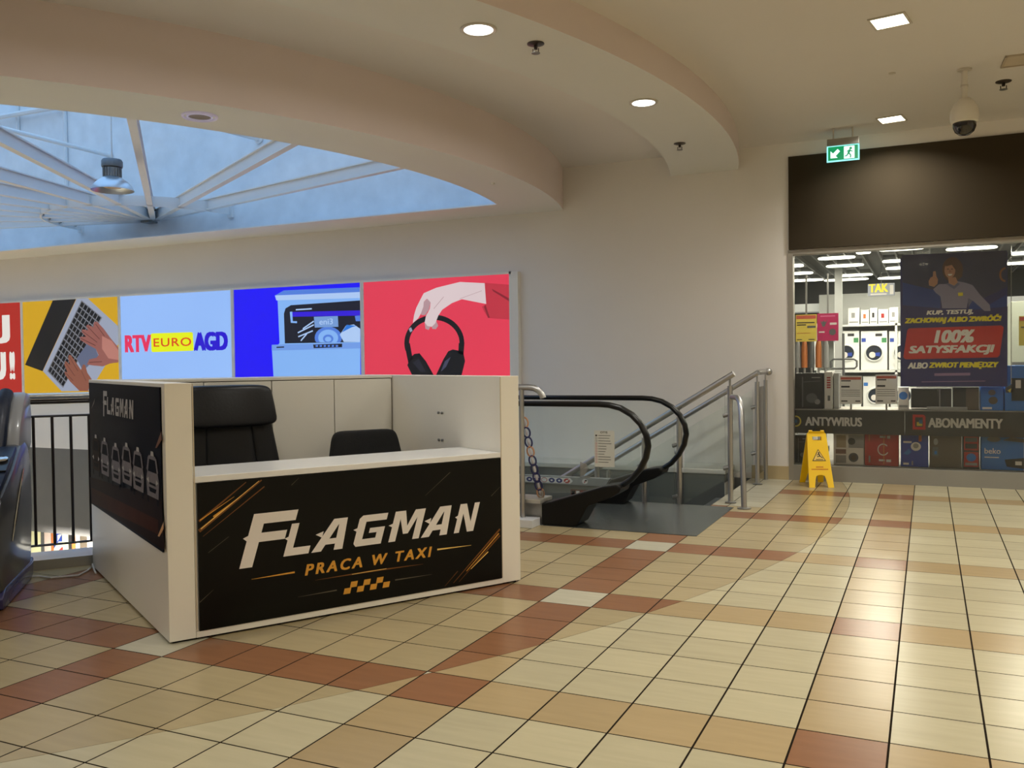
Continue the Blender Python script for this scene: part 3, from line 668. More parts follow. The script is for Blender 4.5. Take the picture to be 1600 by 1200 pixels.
# notice sheet on the near glass
ux0, uz0 = xz(aty(929, 729, YN-0.008)); ux1, uz1 = xz(aty(960, 673, YN-0.008))
nt_ = tag(MB().box(ux0, ux1, YN-0.0085, YN-0.0065, uz0, uz1).build('notice_sheet', mat('notice_paper', (206, 208, 202), 0.6)), 'white printed rules notice stuck on the escalator glass', 'notice')
pr = Print((ux0, YN-0.009, uz0), (1, 0, 0), (0, 0, 1), lay=0.0006); W_, H_ = ux1-ux0, uz1-uz0; M_INK = mat('grey_ink', (90, 92, 92), 0.6)
pr.text('OTIS', W_*0.3, H_*0.92, W_*0.66, H_*0.975, M_BLACK, 1, bold=0.03)
for k in range(11):
    yy = H_*(0.86-0.073*k); pr.rect(W_*0.2, yy-H_*0.008, W_*(0.2+(0.6, .55, .6, .65, .4, .4, .35, .3, .6, .62, .5)[k]), yy+H_*0.008, M_INK, 1)
    pr.ell(W_*0.1, yy, W_*0.05, H_*0.024, M_BLACK if k == 0 else M_INK if k < 3 else M_SRED, 1, 12)
    if k > 0: pr.ell(W_*0.1, yy, W_*0.03, H_*0.014, M_STK, 2, 12)
pr.build('print', nt_)
# ---- barrier chain
ca, cb_ = aty(846, 776, 3.76), aty(818, 652, 3.60)
ch = thing('barrier_chain', 'hanging chain of blue and orange printed oval links across the escalator side', 'chain', ca)
dirv = (cb_-ca); n = 9
for k in range(n):
    p = dirv*((k+0.5)/n); p.z -= 0.03*sin(pi*(k+0.5)/n); tz = dirv.normalized()
    mm = (mat('chain_orange', (205, 150, 110), 0.5), mat('chain_navy', (40, 40, 92), 0.5), mat('chain_white', (205, 200, 205), 0.5))
    c_ = mm[0] if k in (0, 5, 8) else mm[1]
    sdv = tz.cross(Vector((0.3, -0.95, 0))).normalized(); L_ = dirv.length/n*0.56; W_ = 0.030
    ringp = [p+tz*(L_*cos(2*pi*j/18))+sdv*(W_*sin(2*pi*j/18)) for j in range(18)]
    lk = MB().tube(ringp, 0.0075, 8, closed=True).build('link', c_, ch, smooth=True)
    MB().tube([p-tz*L_*0.72, p-tz*L_*0.3, p+tz*L_*0.3, p+tz*L_*0.72], [0.004, 0.013, 0.013, 0.004], 8).build('link_core', mm[2], lk, smooth=True)
MB().box(-0.03, 0.05, -0.05, 0.02, -0.035, -0.03).build('clip_foot', MATS['acrylic'], ch); MB().box(-0.02, 0.03, -0.02, -0.012, -0.03, 0.06).build('clip_upright', MATS['acrylic'], ch)

# ================================================================== STAIR AND ITS RAILINGS
st = thing('staircase', 'dark grey staircase going down beside the escalator', 'stairs', (PIT_X, 6.0, 0))
b0 = MB().box(0, 0.3, 0, 1.56, -0.16, 0).build('step', M_DGREY, st); b0.location = (-0.3, -0.70, -0.17)
for k in range(1, 25):
    o = b0.copy(); COL.objects.link(o); o.parent = st; o.location = (-0.3-0.3*k, -0.70, -0.17-0.183*k)
kb = thing('stair_kerb_wall', 'low dark grey kerb wall with white capping along the far side of the stair', 'kerb wall', (-1.36, 7.17, 0))
MB().box(-2.6, 0, -0.27, 0.28, -1.5, 0.10).build('wall_body', M_DGREY, kb); MB().box(-5.6, -2.6, -0.27, 0.28, -3.4, 0.10).build('wall_body', M_DGREY, kb)
MB().box(-5.6, 0.015, -0.29, 0.28, 0.10, 0.16).build('capping', mat('capping_white', (206, 206, 198), 0.35), kb, bevel=0.01)
MB().box(0.002, 0.012, -0.268, 0.27, -0.2, 0.0).build('end_tile', mat('end_tile', (214, 210, 194), 0.3), kb)
SLR = 0.608
def stair_rail(name, label, y, x0, z0, posts, xend, far=False):
    t = thing(name, label, 'railing', (x0, y, 0)); rz = lambda x: z0+(x)*SLR
    MB().tube([(0.0, 0, rz(0.0)), (xend, 0, rz(xend))], 0.030, 16).build('handrail', M_STEEL, t, smooth=True)
    for i, x in enumerate(posts):
        top = rz(x)-0.10; zb_ = 0.0 if i == 0 else -0.17-0.61*(abs(x+x0-PIT_X)-0.1)
        p = MB().tube([(x, 0, zb_), (x, 0, top)], 0.026, 14).build('post', M_STEEL, t, smooth=True)
        MB().tube([(x, 0, top), (x, 0, rz(x))], 0.010, 8).build('rail_pin', M_STEEL, p)
        MB().lathe([(0.0, 0), (0.055, 0), (0.055, 0.008), (0.03, 0.014), (0, 0.014)], (x, 0, zb_+0.004), 18).build('foot_flange', M_STEELD, p)
        for dz in (0.32, 0.85):
            MB().tube([(x, 0, top+0.04-dz), (x-0.07, 0, top+0.04-dz-0.02)], 0.022, 10).build('glass_clamp', M_STEELD, p)
    for a, b_ in zip(posts[:-1], posts[1:]):
        a2, b2 = a-0.05, b_+0.05
        MB().prism([(a2, rz(a2)-0.16), (b2, rz(b2)-0.16), (b2, rz(b2)-1.02), (a2, rz(a2)-1.02)], -0.005, 0.005, fxz).build('glass_pane', M_GLASS, t)
    return t
sr = stair_rail('stair_railing', 'near stainless stair railing sloping down behind the escalator handrail', 5.45, -0.96, 1.297, [-0.04, -0.56, -0.93, -1.45, -1.97, -2.6, -3.2], -4.4)
MB().tube([(0.15, -0.31, 0.0), (0.13, -0.27, 0.5), (0.11, -0.22, 0.93), (0.09, -0.17, 1.02), (0.05, -0.09, 1.06), (-0.03, 0.0, 1.065)], 0.027, 14).build('bent_end_post', M_STEEL, sr, smooth=True)
MB().lathe([(0, 0), (0.065, 0), (0.065, 0.01), (0.03, 0.016), (0, 0.016)], (0.15, -0.31, 0), 18).build('foot_flange', M_STEELD, sr)
fr_ = stair_rail('stair_railing', 'far stainless stair railing whose round end meets the wall', 6.9, -0.975, 1.283, [-0.005, -0.9, -1.8, -2.7], -4.2, True)
MB().tube([(0, 0, 1.283), (0.02, 0.1, 1.288), (0.02, 0.47, 1.288)], 0.030, 14).build('level_rail', M_STEEL, fr_, smooth=True)
MB().pillow((0.05, 0.46, 1.288), 0.045, 0.045, 0.045, 1, 1, 16, 10).build('end_ball', M_STEEL, fr_, smooth=True)
p = MB().tube([(0.015, 0.46, 0), (0.015, 0.46, 1.19)], 0.024, 14).build('post', M_STEEL, fr_, smooth=True); MB().tube([(0.015, 0.46, 1.19), (0.015, 0.46, 1.28)], 0.01, 8).build('rail_pin', M_STEEL, p)
MB().box(0.002, 0.012, 0.05, 0.40, 0.12, 1.12).build('glass_pane', M_GLASS, fr_)
MB().box(-0.36, -0.06, -0.005, 0.005, 0.14, 1.0).build('glass_pane', M_GLASS, fr_)

# ================================================================== WET FLOOR SIGN
M_YEL = mat('yellow_plastic', (255, 206, 8), 0.35, var=0.03)
ang = atan2(0.091, 0.248)
ws = thing('wet_floor_sign', 'yellow folding wet floor warning sign standing by the shop front', 'floor sign', (-0.278, 6.88, 0), ang)
H_, TW, BW, SP = 0.61, 0.105, 0.135, 0.47
def panel(front):
    out = [(-BW, 0), (-BW+0.062, 0), (-BW+0.075, 0.10), (-0.048, 0.125), (-0.025, 0.135), (0.025, 0.135), (0.048, 0.125), (BW-0.075, 0.10), (BW-0.062, 0), (BW, 0), (TW, H_-0.03), (TW-0.025, H_), (-TW+0.025, H_), (-TW, H_-0.03)]
    hole = [(-0.05, 0.51), (0.05, 0.51), (0.05, 0.552), (-0.05, 0.552)]
    def place(p, q, d):
        t_ = q/H_; return (p, SP/2*t_+d if front else SP-SP/2*t_-d, q)
    b = MB(); n = len(out)
    # face with a slot: split into strips left / right / above / below the slot
    def strip(poly): b.prism(poly, 0.0, 0.018, place)
    wl = lambda q: BW+(TW-BW)*q/(H_-0.03)
    strip([(-BW, 0), (-BW+0.062, 0), (-BW+0.078, 0.09), (-0.045, 0.125), (-0.02, 0.135), (-0.02, 0.17), (-wl(0.17), 0.17)])
    strip([(BW, 0), (BW-0.062, 0), (BW-0.078, 0.09), (0.045, 0.125), (0.02, 0.135), (0.02, 0.17), (wl(0.17), 0.17)])
    strip([(-0.02, 0.135), (0.02, 0.135), (0.02, 0.17), (-0.02, 0.17)])
    strip([(-wl(0.17), 0.17), (wl(0.17), 0.17), (wl(0.51), 0.51), (-wl(0.51), 0.51)])
    strip([(-wl(0.51), 0.51), (-0.05, 0.51), (-0.05, 0.552), (-wl(0.552), 0.552)]); strip([(wl(0.51), 0.51), (0.05, 0.51), (0.05, 0.552), (wl(0.552), 0.552)])
    strip([(-wl(0.552), 0.552), (wl(0.552), 0.552), (TW, H_-0.03), (TW-0.025, H_), (-TW+0.025, H_), (-TW, H_-0.03)])
    return b
fp = panel(True).build('front_panel', M_YEL, ws, fix=True); panel(False).build('rear_panel', M_YEL, ws, fix=True)
for s_ in (-1, 1): MB().tube([(s_*0.065-0.018, SP/2, H_), (s_*0.065+0.018, SP/2, H_)], 0.014, 12).build('hinge_lug', M_YEL, ws, smooth=True)
slope = Vector((0, SP/2, H_)).normalized(); pr = Print((0, -0.001, 0), (1, 0, 0), slope)
M_SB = mat('sign_black', (40, 32, 16), 0.5); M_SR = mat('sign_red', (196, 70, 20), 0.5); M_SY = mat('sign_pale', (250, 214, 110), 0.5)
y_ = lambda z: z*sqrt(1+(SP/2/H_)**2)
pr.poly([(-0.075, y_(0.285)), (0.075, y_(0.285)), (0, y_(0.415))], M_SB, 1); pr.poly([(-0.062, y_(0.292)), (0.062, y_(0.292)), (0, y_(0.401))], M_SY, 2)
pr.ell(0.002, y_(0.375), 0.008, 0.009, M_SB, 3); pr.line((0, y_(0.368)), (0.012, y_(0.338)), 0.014, M_SB, 3); pr.line((0.012, y_(0.338)), (-0.02, y_(0.33)), 0.009, M_SB, 3); pr.line((0.012, y_(0.338)), (0.04, y_(0.318)), 0.010, M_SB, 3)
pr.line((0.0, y_(0.362)), (-0.022, y_(0.345)), 0.007, M_SB, 3); pr.line((-0.035, y_(0.302)), (0.045, y_(0.302)), 0.007, M_SB, 3)
for k in range(6): pr.rect(-0.04+0.0135*k, y_(0.215), -0.03+0.0135*k, y_(0.226), M_SR, 1)
for k in range(13): pr.rect(-0.092+0.0142*k, y_(0.19), -0.082+0.0142*k, y_(0.201), M_SR, 1)
pr.build('warning_print', fp)
# ================================================================== KIOSK
KA = radians(59.4); KO = atz(265, 1008, 0.0); KO.z = 0
KU = Vector((cos(KA), sin(KA), 0)); KV = Vector((-sin(KA), cos(KA), 0)); ZV = Vector((0, 0, 1))
def kw(u, v, z): return KO+KU*u+KV*v+ZV*z
ks = thing('taxi_recruitment_kiosk', 'white square kiosk with a black and gold advertising front panel', 'kiosk', KO, KA)
KI = local(ks)
MB().box(0, 0.135, 0.0, 2.18, 0.012, 1.345).build('left_wall', M_WHITE, ks, bevel=0.003)
MB().box(2.065, 2.205, 0.0, 2.18, 0.012, 1.345).build('right_wall', M_WHITE, ks, bevel=0.003)
MB().box(0.136, 2.064, 0.012, 0.032, 0.012, 0.82).build('front_board', M_WHITE, ks)
MB().box(0.136, 2.064, -0.002, 0.012, 0.012, 0.045).build('base_strip', M_WHITE, ks, bevel=0.002)
MB().box(0.02, 2.18, 0.02, 0.06, 0.0, 0.012).build('plinth', M_BLACK, ks); MB().box(0.02, 0.06, 0.02, 2.1, 0.0, 0.012).build('plinth', M_BLACK, ks); MB().box(2.14, 2.18, 0.02, 2.1, 0.0, 0.012).build('plinth', M_BLACK, ks)
MB().box(0.136, 2.064, 0.0, 0.50, 0.822, 0.856).build('counter_top', M_WHITE2, ks, bevel=0.003)
for u0 in (0.137, 2.059): MB().box(u0-0.001, u0+0.006, -0.0015, 0.0, 0.05, 1.34).build('edge_band', mat('edge_band', (206, 194, 170), 0.4), ks)
for zz in (1.079, 0.886):
    for dv in (0, 0.05): MB().lathe([(0, 0), (0.009, 0), (0.009, 0.012), (0.004, 0.014), (0, 0.014)], (2.065, 0.745+dv, zz), 10, M=Matrix.Rotation(-pi/2, 4, 'Y')).build('shelf_pin', M_STEELD, ks)
# --- front sign panel
sp = MB().box(0.152, 2.056, -0.006, 0.012, 0.046, 0.82).build('sign_panel', M_PRINTK, ks)
pr = Print(kw(0.152, -0.0065, 0.046), KU, ZV, lay=0.0006)
GO = dict(off=(290, 700), sc=2.963)
M_PW = mat('print_silver', (238, 230, 222), 0.4, var=0.06); M_G1 = mat('print_gold', (224, 160, 56), 0.35, var=0.12, scale=30); M_G2 = mat('print_dark_gold', (120, 70, 14), 0.35); M_G3 = mat('print_bright_gold', (250, 206, 110), 0.35); M_G4 = mat('print_grey_streak', (96, 88, 72), 0.4)
def letter(ch, x0, y0, w_, h_, sh):
    Q = {'F': [[(0, 0), (.28, 0), (.28, 1), (0, 1)], [(0, .80), (1, .80), (1, 1), (0, 1)], [(0, .46), (.86, .46), (.86, .63), (0, .63)]],
         'L': [[(0, 0), (.30, 0), (.30, 1), (0, 1)], [(0, 0), (1, 0), (1, .24), (0, .24)]],
         'A': [[(-.12, 0), (.18, 0), (.62, 1), (.34, 1)], [(.34, 1), (.78, 1), (.86, 0), (.58, 0), (.55, .8)], [(.12, .20), (.75, .20), (.75, .38), (.2, .38)]],
         'G': [[(0, .1), (.27, .1), (.27, .9), (0, .9)], [(0, .9), (.10, 1), (1, 1), (1, .78), (.2, .78)], [(0, .1), (.10, 0), (1, 0), (1, .22), (.2, .22)], [(.74, 0), (1, 0), (1, .56), (.74, .56)], [(.46, .40), (1, .40), (1, .56), (.46, .56)]],
         'M': [[(0, 0), (.22, 0), (.22, 1), (0, 1)], [(.78, 0), (1, 0), (1, 1), (.78, 1)], [(.12, 1), (.34, 1), (.58, .22), (.42, .22)], [(.66, 1), (.88, 1), (.58, .22), (.42, .22)]],
         'N': [[(0, 0), (.26, 0), (.26, 1), (0, 1)], [(.74, 0), (1, 0), (1, 1), (.74, 1)], [(.05, 1), (.33, 1), (.95, 0), (.67, 0)]]}[ch]
    out = [[(x0+p*w_+sh*q*h_, y0+q*h_) for p, q in poly] for poly in Q]
    sp_ = 0.13*w_ if ch != 'F' else 0.10*w_
    yq = 0.56; out.append([(x0-sp_+sh*yq*h_, y0+yq*h_), (x0+0.1*w_+sh*(yq+.08)*h_, y0+(yq+.08)*h_), (x0+0.1*w_+sh*(yq-.12)*h_, y0+(yq-.12)*h_)])
    return out
bl = pr.uv(290+452/2.963, 700+503/2.963); tr_ = pr.uv(290+1362/2.963, 700+250/2.963)
fb = pr.uv(290+248/2.963, 700+560/2.963); ft = pr.uv(290+522/2.963, 700+284/2.963)
hh = tr_[1]-bl[1]; sh = 0.30; lw = (tr_[0]-bl[0]-sh*hh)
cells = dict(L=(0.0, .118), A=(.150, .155), G=(.335, .145), M=(.520, .165), A2=(.715, .150), N=(.885, .115))
for kx, (cx_, cw) in cells.items():
    for i, poly in enumerate(letter(kx[0], bl[0]+lw*cx_, bl[1], lw*cw, hh, sh)): pr.poly(poly, M_PW, 2+0.12*i)
fh = ft[1]-fb[1]; fw_ = ft[0]-fb[0]-0.30*fh
for i, poly in enumerate(letter('F', fb[0], fb[1], fw_, fh, 0.30)): pr.poly(poly, M_PW, 2+0.12*i)
pr.flush('name_lettering', sp, KI)
a = pr.uv(290+552/2.963, 700+592/2.963); b_ = pr.uv(290+1140/2.963, 700+455/2.963)
pr.words('PRACA W TAXI', a[0], a[1], b_[0], b_[1], M_G1, 2, 'slogan_word', sp, KI, shear=0.22, bold=0.05, space=1.35)

for k in range(4):
    for r_ in range(2 if k < 3 else 1):
        a = pr.uv(290+730/2.963, 700+678/2.963); b_ = pr.uv(290+945/2.963, 700+590/2.963)
        cw = (b_[0]-a[0]-0.008)/7; chh = (b_[1]-a[1])/2; x_ = a[0]+cw*(2*k+r_)+0.0; y__ = a[1]+chh*r_
        pr.poly([(x_, y__), (x_+cw*1.02, y__), (x_+cw*1.02+0.25*chh, y__+chh*0.98), (x_+0.25*chh, y__+chh*0.98)], M_G1, 2)
pr.flush('checker_emblem', sp, KI)
def streak(a, b_, w1, w2, m, k=1):
    A = pr.uv(290+a[0]/2.963, 700+a[1]/2.963); B_ = pr.uv(290+b_[0]/2.963, 700+b_[1]/2.963); pr.line(A, B_, w1, m, k, w2)
for nm_, lst in (('gold_line', [((305, 608), (505, 575), 0.002, 0.010, M_G1)]), ('gold_line', [((1165, 470), (1322, 450), 0.010, 0.002, M_G3)]),
    ('gold_flare', [((600, 612), (860, 570), 0.001, 0.010, M_G2), ((860, 570), (1100, 537), 0.010, 0.001, M_G2), ((770, 585), (930, 558), 0.003, 0.003, M_G3, 2)]),
    ('grey_line', [((520, 690), (700, 658), 0.001, 0.007, M_G4)]), ('grey_line', [((970, 611), (1140, 585), 0.007, 0.001, M_G4)]),
    ('gold_streaks', [((62, 385), (352, 148), 0.018, 0.007, M_G2), ((62, 340), (280, 158), 0.012, 0.004, M_G2), ((70, 375), (340, 152), 0.006, 0.003, M_G3, 2), ((66, 335), (225, 225), 0.006, 0.002, M_G1, 2), ((80, 410), (365, 178), 0.002, 0.006, M_G2), ((130, 320), (240, 235), 0.014, 0.004, M_G1, 1.5)]),
    ('gold_streaks', [((1240, 625), (1455, 375), 0.003, 0.012, M_G2), ((1265, 620), (1455, 405), 0.002, 0.010, M_G2, 1.3), ((1300, 570), (1450, 395), 0.004, 0.008, M_G1, 2), ((1320, 560), (1400, 480), 0.004, 0.007, M_G3, 3), ((1200, 640), (1260, 570), 0.002, 0.004, M_G2)]),
    ('grey_scratch', [((105, 485), (200, 410), 0.002, 0.002, M_G4)]), ('grey_scratch', [((65, 715), (130, 655), 0.004, 0.001, M_G4)]), ('grey_scratch', [((490, 172), (525, 138), 0.003, 0.001, M_G4)]), ('grey_scratch', [((1110, 220), (1225, 112), 0.001, 0.003, M_G4)]), ('grey_scratch', [((1415, 222), (1455, 180), 0.003, 0.001, M_G4)])):
    for q_ in lst: streak(*q_)
    pr.flush(nm_, sp, KI)
# --- side poster
po = MB().box(-0.008, 0.0, 0.065, 2.13, 0.468, 1.325).build('side_poster', mat('poster_black', (20, 20, 26), 0.5, var=0.2, scale=1.5, spec=0.05), ks)
pr = Print(kw(-0.009, 2.13, 0.468), -KV, ZV, lay=0.0006); PO = dict(off=(130, 580), sc=4.0)
M_PG = mat('poster_grey', (186, 182, 178), 0.6, spec=0.1, var=0.2, scale=20); M_PB = mat('poster_brown', (70, 40, 27), 0.6, spec=0.05, var=0.3, scale=3); M_PD = mat('poster_dark', (15, 15, 19), 0.6, spec=0.05); M_PS = mat('poster_silver', (128, 122, 126), 0.6, spec=0.05, var=0.2, scale=30); M_PU = mat('poster_umber', (44, 32, 28), 0.6, spec=0.05, var=0.3, scale=3)
pr.px([(42, 660), (490, 800), (510, 1120), (52, 822)], M_PU, 1, **PO); pr.px([(50, 725), (470, 930), (470, 1020), (55, 822)], M_PB, 2, **PO)
x0, y0 = pr.uv(130+126/4, 580+262/4); x1, y1 = pr.uv(130+318/4, 580+162/4); fx = x0+(x1-x0)*0.14
for k, ch_ in enumerate('LAGMAN'):
    cw = (x1-fx)/6.2
    for poly in letter(ch_, fx+k*(x1-fx)/6, y0, cw*0.78, (y1-y0)*0.86, 0.12): pr.poly(poly, M_PG, 2+0.1*random.random())
for poly in letter('F', x0, y0-0.02, (fx-x0)*0.95, (y1-y0)*1.3, 0.12): pr.poly(poly, M_PG, 2+0.1*random.random())
for i, (cx_, cy_, s_) in enumerate(((82, 520, .70), (137, 545, .85), (206, 585, .95), (274, 590, .95), (345, 625, 1.1), (435, 660, 1.2))):
    ux, uy = pr.uv(130+cx_/4, 580+cy_/4); w_ = 0.145; h_ = 0.20; m1 = M_PS if i else M_PU
    pr.poly([(ux-w_*.85, uy-h_*.55), (ux+w_*.85, uy-h_*.55), (ux+w_, uy-h_*.1), (ux+w_*.8, uy+h_*.12), (ux-w_*.8, uy+h_*.12), (ux-w_, uy-h_*.1)], m1, 3)
    pr.poly([(ux-w_*.8, uy+h_*.12), (ux+w_*.8, uy+h_*.12), (ux+w_*.55, uy+h_*.5), (ux-w_*.55, uy+h_*.5)], M_PD, 3); pr.line((ux-w_*.8, uy+h_*.12), (ux-w_*.55, uy+h_*.5), 0.03, m1, 4); pr.line((ux+w_*.8, uy+h_*.12), (ux+w_*.55, uy+h_*.5), 0.03, m1, 4)
    pr.poly([(ux-w_*.45, uy-h_*.42), (ux+w_*.45, uy-h_*.42), (ux+w_*.6, uy-h_*.3), (ux-w_*.6, uy-h_*.3)], M_PD, 4); pr.line((ux-w_*.5, uy-h_*.2), (ux+w_*.5, uy-h_*.2), 0.012, M_PD, 4); pr.poly([(ux-w_*.9, uy-h_*.12), (ux-w_*.5, uy-h_*.2), (ux-w_*.6, uy-h_*.04)], M_PG, 5); pr.poly([(ux+w_*.9, uy-h_*.12), (ux+w_*.5, uy-h_*.2), (ux+w_*.6, uy-h_*.04)], M_PG, 5)
    pr.poly([(ux-w_*.62, uy+h_*.46), (ux+w_*.62, uy+h_*.46), (ux+w_*.5, uy+h_*.56), (ux-w_*.5, uy+h_*.56)], m1, 5); pr.poly([(ux-w_*.95, uy+h_*.16), (ux-w_*.8, uy+h_*.28), (ux-w_*.7, uy+h_*.16)], m1, 5); pr.poly([(ux+w_*.95, uy+h_*.16), (ux+w_*.8, uy+h_*.28), (ux+w_*.7, uy+h_*.16)], m1, 5); pr.poly([(ux-w_*.3, uy+h_*.5), (ux+w_*.3, uy+h_*.5), (ux+w_*.18, uy+h_*.68), (ux-w_*.18, uy+h_*.68)], M_PG, 3)
    pr.rect(ux-w_*.9, uy-h_*.72, ux-w_*.6, uy-h_*.55, M_PD, 3); pr.rect(ux+w_*.6, uy-h_*.72, ux+w_*.9, uy-h_*.55, M_PD, 3)
pr.px([(452, 480), (490, 375), (492, 430), (462, 480)], M_G2, 3, **PO); pr.px([(468, 1030), (505, 940), (505, 985), (478, 1035)], M_G1, 3, **PO); pr.px([(52, 235), (75, 168), (70, 200)], M_G4, 3, **PO)
pr.build('poster_print', po, KI)
# --- cabinets along the back of the kiosk
M_CAB = mat('cabinet_laminate', (226, 222, 210), 0.4, var=0.015, scale=1); M_GAP = mat('cabinet_gap', (120, 114, 100), 0.7)
for k, lab in enumerate(('white two-door cabinet inside the kiosk behind the big leather chair', 'white two-door cabinet inside the kiosk behind the small black chair')):
    u0 = 0.14+0.96*k; cbn = thing('storage_cabinet', lab, 'cabinet', kw(u0, 1.52, 0), KA, 'cabinets at the back of the kiosk')
    MB().box(0.0, 0.958, 0.02, 0.66, 0.0, 1.325).build('body', M_GAP, cbn); MB().box(-0.002, 0.96, 0.0, 0.66, 1.325, 1.343).build('top_board', M_CAB, cbn)
    for d_ in (0, 1): MB().box(0.003+0.479*d_, 0.476+0.479*d_, 0.0, 0.02, 0.06, 1.318).build('door', M_CAB, cbn, bevel=0.002)
# ================================================================== CHAIRS IN THE KIOSK
def chair_base(t, z_seat, m):
    MB().tube([(0, 0, 0.10), (0, 0, z_seat-0.06)], 0.03, 14).build('gas_lift', M_CHROME, t, smooth=True)
    for k in range(5):
        a = 2*pi*k/5+0.3; p = MB().tube([(0.03*cos(a), 0.03*sin(a), 0.12), (0.30*cos(a), 0.30*sin(a), 0.075)], [0.03, 0.018], 8).build('base_leg', m, t, smooth=True)
        MB().lathe([(0, -0.02), (0.028, -0.02), (0.032, 0), (0.028, 0.02), (0, 0.02)], (0.30*cos(a), 0.30*sin(a), 0.032), 14, M=Matrix.Rotation(a, 4, 'Z') @ Matrix.Rotation(pi/2, 4, 'X')).build('caster', M_BLACK, p, smooth=True)
t = thing('executive_chair', 'large black leather office chair with padded headrest in the kiosk', 'office chair', kw(0.70, 1.02, 0), KA+radians(4))
chair_base(t, 0.48, M_BLACK)
MB().pillow((0, -0.05, 0.49), 0.30, 0.28, 0.07, 0.4, 0.35).build('seat', M_LEATHER, t, smooth=True)
def lean(p): return Vector((p.x*(1.20-0.27*(p.z+0.33)/0.66), p.y+0.14*(p.z+0.3)/0.9-0.05*cos(p.x*4), p.z))
for i, (cx_, hw) in enumerate(((-0.235, 0.085), (0.0, 0.165), (0.235, 0.085))):
    def ln(p, cx_=cx_): q = Vector((p.x+cx_, p.y, p.z)); q = lean(q); return Vector((q.x-cx_, q.y, q.z))
    MB().pillow((cx_, 0.19, 0.82), hw, 0.075, 0.33, 0.30, 0.32, fn=ln).build('back_cushion', M_LEATHER, t, smooth=True)
def lean2(p): return Vector((p.x*(1.0-0.04*(p.z)/0.14), p.y+0.10*(p.z)/0.9-0.05*cos(p.x*4)+0.02*(p.z/0.14), p.z))
MB().pillow((0, 0.235, 1.165), 0.315, 0.095, 0.138, 0.30, 0.25, 36, 18, fn=lean2).build('headrest', M_LEATHER, t, smooth=True)
for xs in (-0.12, 0.10):
    MB().tube([(xs, 0.145+0.02*k, 1.05+0.03*k) for k in range(1)]+[(xs, 0.118, 1.07), (xs*0.99, 0.112, 1.18), (xs*0.98, 0.14, 1.28)], 0.003, 6).build('seam', M_BLACK, t)
for s_ in (-1, 1): MB().tube([(s_*0.30, 0.12, 0.52), (s_*0.34, 0.1, 0.68), (s_*0.34, -0.02, 0.70), (s_*0.34, -0.2, 0.69), (s_*0.31, -0.22, 0.55)], 0.028, 10).build('armrest', M_BLACK, t, smooth=True)
t = thing('conference_chair', 'small low-backed black fabric chair behind the kiosk counter', 'office chair', kw(1.66, 0.95, 0), KA-radians(2))
chair_base(t, 0.45, M_BLACK)
MB().pillow((0, -0.04, 0.46), 0.25, 0.24, 0.05, 0.4, 0.35).build('seat', M_FABRIC, t, smooth=True)
MB().pillow((0, 0.20, 0.72), 0.285, 0.045, 0.235, 0.22, 0.34, 36, 20, fn=lambda p: Vector((p.x*(1.0-0.16*(p.z/0.235)), p.y+0.12*p.z-0.35*p.x*p.x*-0.6, p.z))).build('backrest', M_FABRIC, t, smooth=True)
MB().tube([(0, 0.02, 0.42), (0, 0.22, 0.44), (0, 0.235, 0.62)], 0.02, 8).build('back_support', M_BLACK, t, smooth=True)

# ================================================================== MASSAGE CHAIR
MA = atan2(0.68, 0.73)
mc = thing('massage_chair', 'navy and grey massage armchair at the left edge', 'massage chair', (-4.765, -0.025, 0), MA)
M_MG = mat('massage_shell_grey', (86, 88, 92), 0.32, var=0.05, coat=0.3); M_MN = mat('massage_navy_leather', (24, 34, 56), 0.38, var=0.15, scale=40, bump=0.1); M_MV = mat('massage_violet_trim', (70, 70, 120), 0.25, coat=0.5); M_MD = mat('massage_dark_trim', (30, 31, 36), 0.3)
for s_ in (-1, 1):
    prof = [(-0.42, 0.08), (-0.50, 0.25), (-0.47, 0.50), (-0.36, 0.66), (0.0, 0.80), (0.22, 0.93), (0.40, 0.95), (0.50, 0.80), (0.52, 0.45), (0.44, 0.12), (0.36, 0.06), (-0.30, 0.06)]
    xa, xb = (0.26, 0.40) if s_ > 0 else (-0.40, -0.26)
    sh_ = MB().prism(prof, xa, xb, fyz).build('side_shell', M_MG, mc, bevel=0.045, smooth=True)
    xo = s_*0.408
    MB().tube([(s_*0.402, 0.22, 0.77), (s_*0.406, 0.06, 0.64), (s_*0.407, -0.08, 0.49), (s_*0.404, -0.17, 0.36)], [0.004, 0.009, 0.009, 0.004], 8).build('chrome_strip', M_CHROME, sh_, smooth=True)
    MB().prism([(-0.44, 0.0), (-0.46, 0.07), (-0.36, 0.12), (0.40, 0.12), (0.47, 0.14), (0.44, 0.02), (0.38, 0.0)], (xa+0.02), (xb+s_*0.006), fyz).build('base_trim', M_MV, mc, bevel=0.012, smooth=True)
    MB().prism([(-0.36, 0.655), (-0.02, 0.80), (0.16, 0.895), (0.14, 0.93), (-0.04, 0.85), (-0.37, 0.70)], xa+0.025, xb-0.02, fyz).build('arm_pad', M_MN, mc, bevel=0.01, smooth=True)
    # backrest wing
    MB().prism([(0.20, 0.88), (0.28, 1.05), (0.40, 1.20), (0.50, 1.27), (0.60, 1.26), (0.64, 1.12), (0.62, 0.90), (0.52, 0.84)], s_*0.27 if s_ > 0 else -0.385, 0.385 if s_ > 0 else -0.27, fyz).build('back_wing', mat('massage_wing_grey', (150, 153, 158), 0.32, coat=0.3), mc, bevel=0.03, smooth=True)
    MB().tube([(s_*0.262, 0.20, 0.86), (s_*0.262, 0.27, 1.04), (s_*0.262, 0.38, 1.20), (s_*0.262, 0.47, 1.262)], 0.045, 12).build('wing_padding', M_MN, mc, smooth=True)
